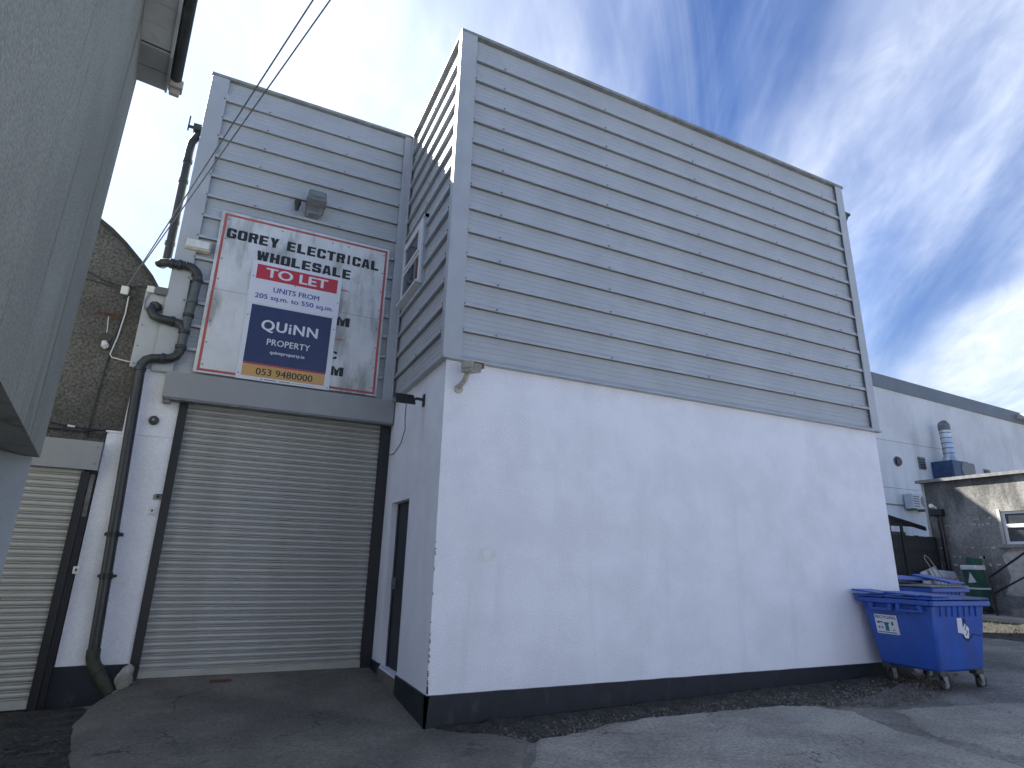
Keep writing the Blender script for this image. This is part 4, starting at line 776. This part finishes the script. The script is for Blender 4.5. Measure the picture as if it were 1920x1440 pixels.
# dark fence and lean-to between the buildings
fe = empty('timber_fence', (13, 4.5, .4), 'dark close-boarded fence between the two buildings', 'fence')
fb = MB().box(-.068, .068, 4.45, 4.49, .25, 2.63); f0 = None
for k in range(44):
    x = 10.9+k*.14
    if f0 is None: f0 = mk('fence_board', fb, 'dark_timber', fe); f0.location.x = 10.9; continue
    o = f0.copy(); COL.objects.link(o); o.location = (x, random.uniform(-.004, .004), random.uniform(-.012, .012))
mk('fence_rail', MB().box(10.8, 17.0, 4.49, 4.55, 2.35, 2.45).box(10.8, 17, 4.49, 4.55, .8, .9), 'dark_timber', fe)
mk('fence_post', MB().box(15.32, 15.40, 4.40, 4.45, .3, 2.95), 'dark_timber', fe)
lt = empty('lean_to', (14.5, 6, .4), 'sagging sheet-roofed lean-to behind the dark fence', 'shed')
mk('sheet_roof', MB().hexa([(12.5, 4.75, 3.62), (17.0, 4.75, 2.92), (17.0, 8, 3.22), (12.5, 8, 3.92), (12.5, 4.75, 3.66), (17.0, 4.75, 2.96), (17.0, 8, 3.26), (12.5, 8, 3.96)]), 'sheet_roof', lt)
mk('barge_board', MB().hexa([(12.5, 4.70, 3.52), (17.0, 4.70, 2.82), (17.0, 4.75, 2.82), (12.5, 4.75, 3.52), (12.5, 4.70, 3.63), (17.0, 4.70, 2.93), (17.0, 4.75, 2.93), (12.5, 4.75, 3.63)]), 'black_rail', lt)
wb0 = MB()
for k in range(20): wb0.box(13+k*.2, 13.1+k*.2, 5.3, 5.33, .4, 2.95-.02*k)
mk('sheet_wall', wb0.box(13, 17, 5.335, 5.36, .4, 2.80), 'sheet_roof', lt); mk('lean_to_post', MB().box(15.05, 15.17, 4.6, 4.72, .3, 3.1), 'dark_timber', lt)
# boards leaning on the fence
bo = mk('plasterboard_sheet', MB().hexa([(15.55, 4.02, .50), (16.5, 3.98, .50), (16.5, 4.02, .50), (15.55, 4.06, .50), (15.72, 4.30, 1.62), (16.55, 4.36, 1.80), (16.55, 4.40, 1.80), (15.72, 4.34, 1.62)]), 'panel_white', None, label='white panel with a slanted top leaning on the dark fence', cat='panel')
bo = mk('plasterboard_sheet', MB().hexa([(16.05, 3.86, .52), (16.98, 3.72, .54), (16.99, 3.76, .54), (16.05, 3.90, .52), (16.0, 4.22, 1.72), (16.95, 4.10, 1.66), (16.96, 4.14, 1.66), (16.0, 4.26, 1.72)]), 'panel_white', None, label='ribbed white panel leaning against the slanted panel by the outbuilding', cat='panel')
wt = empty('wire_trolley', (15.6, 3.7, .45), 'tangled red and grey wire rack behind the blue bins', 'rack')
tm = MB()
for k in range(6): tm.tube([(15.2+k*.16, 3.6, .45), (15.25+k*.15, 3.75, 1.55)], .010, 6)
for z in (.7, 1.0, 1.3, 1.52): tm.tube([(15.15, 3.65, z), (16.1, 3.75, z-.04)], .012, 6)
mk('wire_frame', tm, 'galv', wt); mk('red_wire', MB().tube([(15.1, 3.55, 1.42), (15.5, 3.6, 1.50), (15.8, 3.55, 1.44), (16.15, 3.6, 1.50)], .02, 6), 'red_wire', wt)
mk('handle', MB().tube([(15.45, 3.75, 1.5), (15.30, 3.9, 2.0), (15.38, 3.92, 2.08), (15.50, 3.9, 2.0), (15.72, 3.75, 1.5)], .014, 6), 'galv', wt)

# ------------------------------------------------------------------ unseen row opposite, added to bounce sunlight onto the shaded walls
TB = empty('bounce_terrace', (1, -16.2, 0), 'pale rendered row with dark windows, added out of view across the yard to bounce sunlight onto the unit', 'building')
mat('bounce_render', (0.46, 0.51, 0.60), 0.85, 0.12, 0.6, bump=0.3, bscale=30)  # blue-grey tint keeps the bounced sunlight cool
tx0, tx1, ty = -40.0, 20.0, -16.0
mk('wall', MB().box(tx0, tx1, ty-6, ty, -.3, 6.2), 'bounce_render', TB); mk('plinth', MB().box(tx0, tx1, ty, ty+.03, -.3, .35), 'navy', TB)
mk('roof', MB().prism([(tx0-.2, ty+.3, 6.1), (tx0-.2, ty-3, 8.2), (tx0-.2, ty-6.3, 6.1)], (tx1-tx0+.4, 0, 0)), 'felt', TB)
for k in range(15):
    x = tx0+2+k*4
    for z in (1.0, 3.9):
        if z < 2 and k % 3 == 1: mk('door', MB().box(x-.5, x+.5, ty, ty+.05, .0, 2.1), 'navy', TB); continue
        wn = mk('window', MB().box(x-.6, x+.6, ty, ty+.05, z, z+.08).box(x-.6, x+.6, ty, ty+.05, z+1.22, z+1.3).box(x-.6, x-.52, ty, ty+.05, z+.08, z+1.22).box(x+.52, x+.6, ty, ty+.05, z+.08, z+1.22), 'upvc', TB)
        mk('pane', MB().box(x-.52, x+.52, ty+.005, ty+.02, z+.08, z+1.22), 'glass', wn)

# ------------------------------------------------------------------ blue bins
def bin1100(name, org, rz, label, lids, labels):
    o = empty(name, org, label, 'bin'); o.rotation_euler = (0, 0, rz); P_ = o
    def pm(nm, mb, m, par=None, **k): return mk(nm, mb, m, par or P_, **k)
    Z0, Z1 = .24, 1.10
    # local frame: x along the long face, y away; body tapers
    b0 = (-.50, .42, -.42, .42); b1 = (-.60, .50, -.53, .53)
    def ring(t, inset=0): return [(b0[0]+(b1[0]-b0[0])*t, b0[2]+(b1[2]-b0[2])*t), (b0[1]+(b1[1]-b0[1])*t, b0[2]+(b1[2]-b0[2])*t), (b0[1]+(b1[1]-b0[1])*t, b0[3]+(b1[3]-b0[3])*t), (b0[0]+(b1[0]-b0[0])*t, b0[3]+(b1[3]-b0[3])*t)]
    B0, B1 = ring(0), ring(1)
    body = pm('bin_body', MB().hexa([(x, y, Z0) for x, y in B0] + [(x, y, Z1) for x, y in B1]), 'bin_blue', bevel=.035, smooth=True)
    rim = MB()
    for (x0, x1, y0, y1) in ((-.66, .56, -.585, -.52), (-.66, .56, .52, .585), (-.66, -.59, -.52, .52), (.49, .56, -.52, .52)): rim.box(x0, x1, y0, y1, 1.085, 1.155)
    pm('rim', rim, 'bin_blue', bevel=.012)
    for y in (-.40, .02): pm('lifting_handle', MB().box(-.672, -.60, y, y+.05, .99, 1.085).box(-.672, -.60, y+.30, y+.35, .99, 1.085).box(-.672, -.60, y+.05, y+.30, .985, 1.02), 'bin_blue', bevel=.008)
    pm('recess_panel', MB().hexa([(-.592, -.16, .95), (-.57, -.16, .95), (-.57, .30, .95), (-.592, .30, .95), (-.612, -.17, 1.05), (-.58, -.17, 1.05), (-.58, .31, 1.05), (-.612, .31, 1.05)]), 'bin_blue', bevel=.006)
    for k in range(7): pm('stiffening_rib', MB().hexa([(-.46+k*.125, -.528, .95), (-.42+k*.125, -.528, .95), (-.42+k*.125, -.50, .95), (-.46+k*.125, -.50, .95), (-.46+k*.125, -.545, 1.085), (-.42+k*.125, -.545, 1.085), (-.42+k*.125, -.50, 1.085), (-.46+k*.125, -.50, 1.085)]), 'bin_blue')
    for x in (-.42, .34):
        for y in (-.36, .36):
            pm('leg_block', MB().box(x-.075, x+.075, y-.055, y+.055, .19, .26), 'gutter', bevel=.01)
            cx, cy = x+.03, y-.02
            wh = pm('castor_wheel', MB().tube([(cx, cy-.025, .09), (cx, cy+.025, .09)], .09, 20), 'rubber', smooth=True, bevel=.008)
            pm('castor_hub', MB().tube([(cx, cy-.028, .09), (cx, cy+.028, .09)], .045, 14), 'galv', wh)
            for sg in (-1, 1):
                y0_, y1_ = sorted((cy+sg*.034, cy+sg*.042))
                pm('castor_fork', MB().hexa([(cx-.02, y0_, .07), (cx+.02, y0_, .07), (cx+.02, y1_, .07), (cx-.02, y1_, .07), (x-.05, y0_, .19), (x+.05, y0_, .19), (x+.05, y1_, .19), (x-.05, y1_, .19)]), 'galv', wh)
    for nm, mb, m in lids: pm(nm, mb, m, bevel=.008)
    if labels:
        tilt = lambda s_, t: Vector((-.5 - .10*(t-Z0)/(Z1-Z0) - .004, -s_, t))
        def rect(y0, y1, z0, z1, d, m, nm): 
            pts = [tilt(-y0, z0), tilt(-y1, z0), tilt(-y1, z1), tilt(-y0, z1)]
            return pm(nm, MB().prism([p - Vector((d, 0, 0)) for p in pts], (.003, 0, 0)), m)
        lab = rect(.36, .02, .66, .92, .010, 'let_white', 'recycling_label')
        md = lambda d: (lambda s_, t: tilt(s_, t) - Vector((d, 0, 0)))
        text('RECYCLING', 'let_navy', lab, -.345, -.035, .865, .905, 0, bold=.03, mapf=lambda s_, t: tilt(s_, t)-Vector((.0112, 0, 0)))
        # note: local +y runs away from the viewer's right, so the strip is laid out along -y
        for y0, y1, z0, z1, m in ((.22, .165, .70, .80, 'teal'), (.235, .15, .80, .815, 'sign_black'), (.33, .29, .80, .825, 'sign_black'), (.28, .25, .805, .825, 'sign_black'), (.325, .30, .73, .76, 'grey_metal'), (.28, .255, .73, .755, 'grey_metal'), (.115, .09, .78, .83, 'sign_black'), (.11, .085, .71, .725, 'sign_black'), (.345, .06, .675, .688, 'teal')):
            rect(y0, y1, z0, z1, .0118, m, 'printed_mark')
        yb = lambda x, z: Vector((x, -.42-.11*(z-Z0)/(Z1-Z0)-.006, z))
        pm('torn_label', MB().prism([yb(-.12, .93), yb(-.02, .93), yb(.0, .80), yb(.05, .86), yb(.13, .79), yb(.12, .66), yb(.05, .67), yb(-.01, .73), yb(-.10, .74)], (0, .003, 0)), 'let_white')
        pm('scrawl', MB().tube([yb(.0, .72)+Vector((0, .002, 0)), yb(.03, .66), yb(.10, .63), yb(.16, .67), yb(.22, .72), yb(.30, .70), yb(.36, .69), yb(.44, .71)], .006, 5).tube([yb(.03, .92), yb(.07, .84), yb(.04, .78), yb(.10, .76), yb(.06, .70)], .006, 5), 'sign_black')
    return o
def lidhex(x0, x1, y0, y1, za, zb, t=.03):   # za at y0 edge, zb at y1 edge
    return MB().hexa([(x0, y0, za), (x1, y0, za), (x1, y1, zb), (x0, y1, zb), (x0, y0, za+t), (x1, y0, za+t), (x1, y1, zb+t), (x0, y1, zb+t)])
lids1 = [('lid', lidhex(-.68, -.05, .12, .60, 1.165, 1.165), 'bin_lid'), ('lid', lidhex(-.66, -.02, -.58, .10, 1.165, 1.165), 'bin_lid'),
         ('lid_flap', lidhex(-.72, -.30, .15, .58, 1.20, 1.235, .025), 'bin_lid'), ('lid_flap', lidhex(-.70, -.24, -.40, .08, 1.20, 1.225, .025), 'bin_lid'),
         ('lid_flap', lidhex(-.66, -.30, -.585, -.42, 1.20, 1.205, .025), 'bin_lid'),
         ('lid', lidhex(-.02, .56, -.58, .58, 1.165, 1.20), 'bin_lid_dusty'), ('lid_pocket', lidhex(.22, .44, .05, .35, 1.198, 1.206, .014), 'gutter')]
zg = g(7.3, -.7)
bin1100('wheeled_container', (7.32, -.68, zg), R(-3), 'blue four-wheeled recycling container with RECYCLING label pushed against the white wall', lids1, True)
lids2 = [('lid', lidhex(-.68, .56, -.02, .58, 1.165, 1.20), 'bin_lid_grey'), ('lid', lidhex(-.68, .56, -.58, -.02, 1.165, 1.17), 'bin_lid_grey'), ('lid_flap', lidhex(-.70, .50, -.10, .50, 1.26, 1.31, .03), 'bin_lid'), ('lid_flap', lidhex(.10, .56, -.52, .1, 1.22, 1.34, .03), 'bin_lid')]
bin1100('wheeled_container', (9.25, .55, g(9.25, .5)), R(4), 'blue four-wheeled container with grey lid standing behind the labelled one', lids2, False)
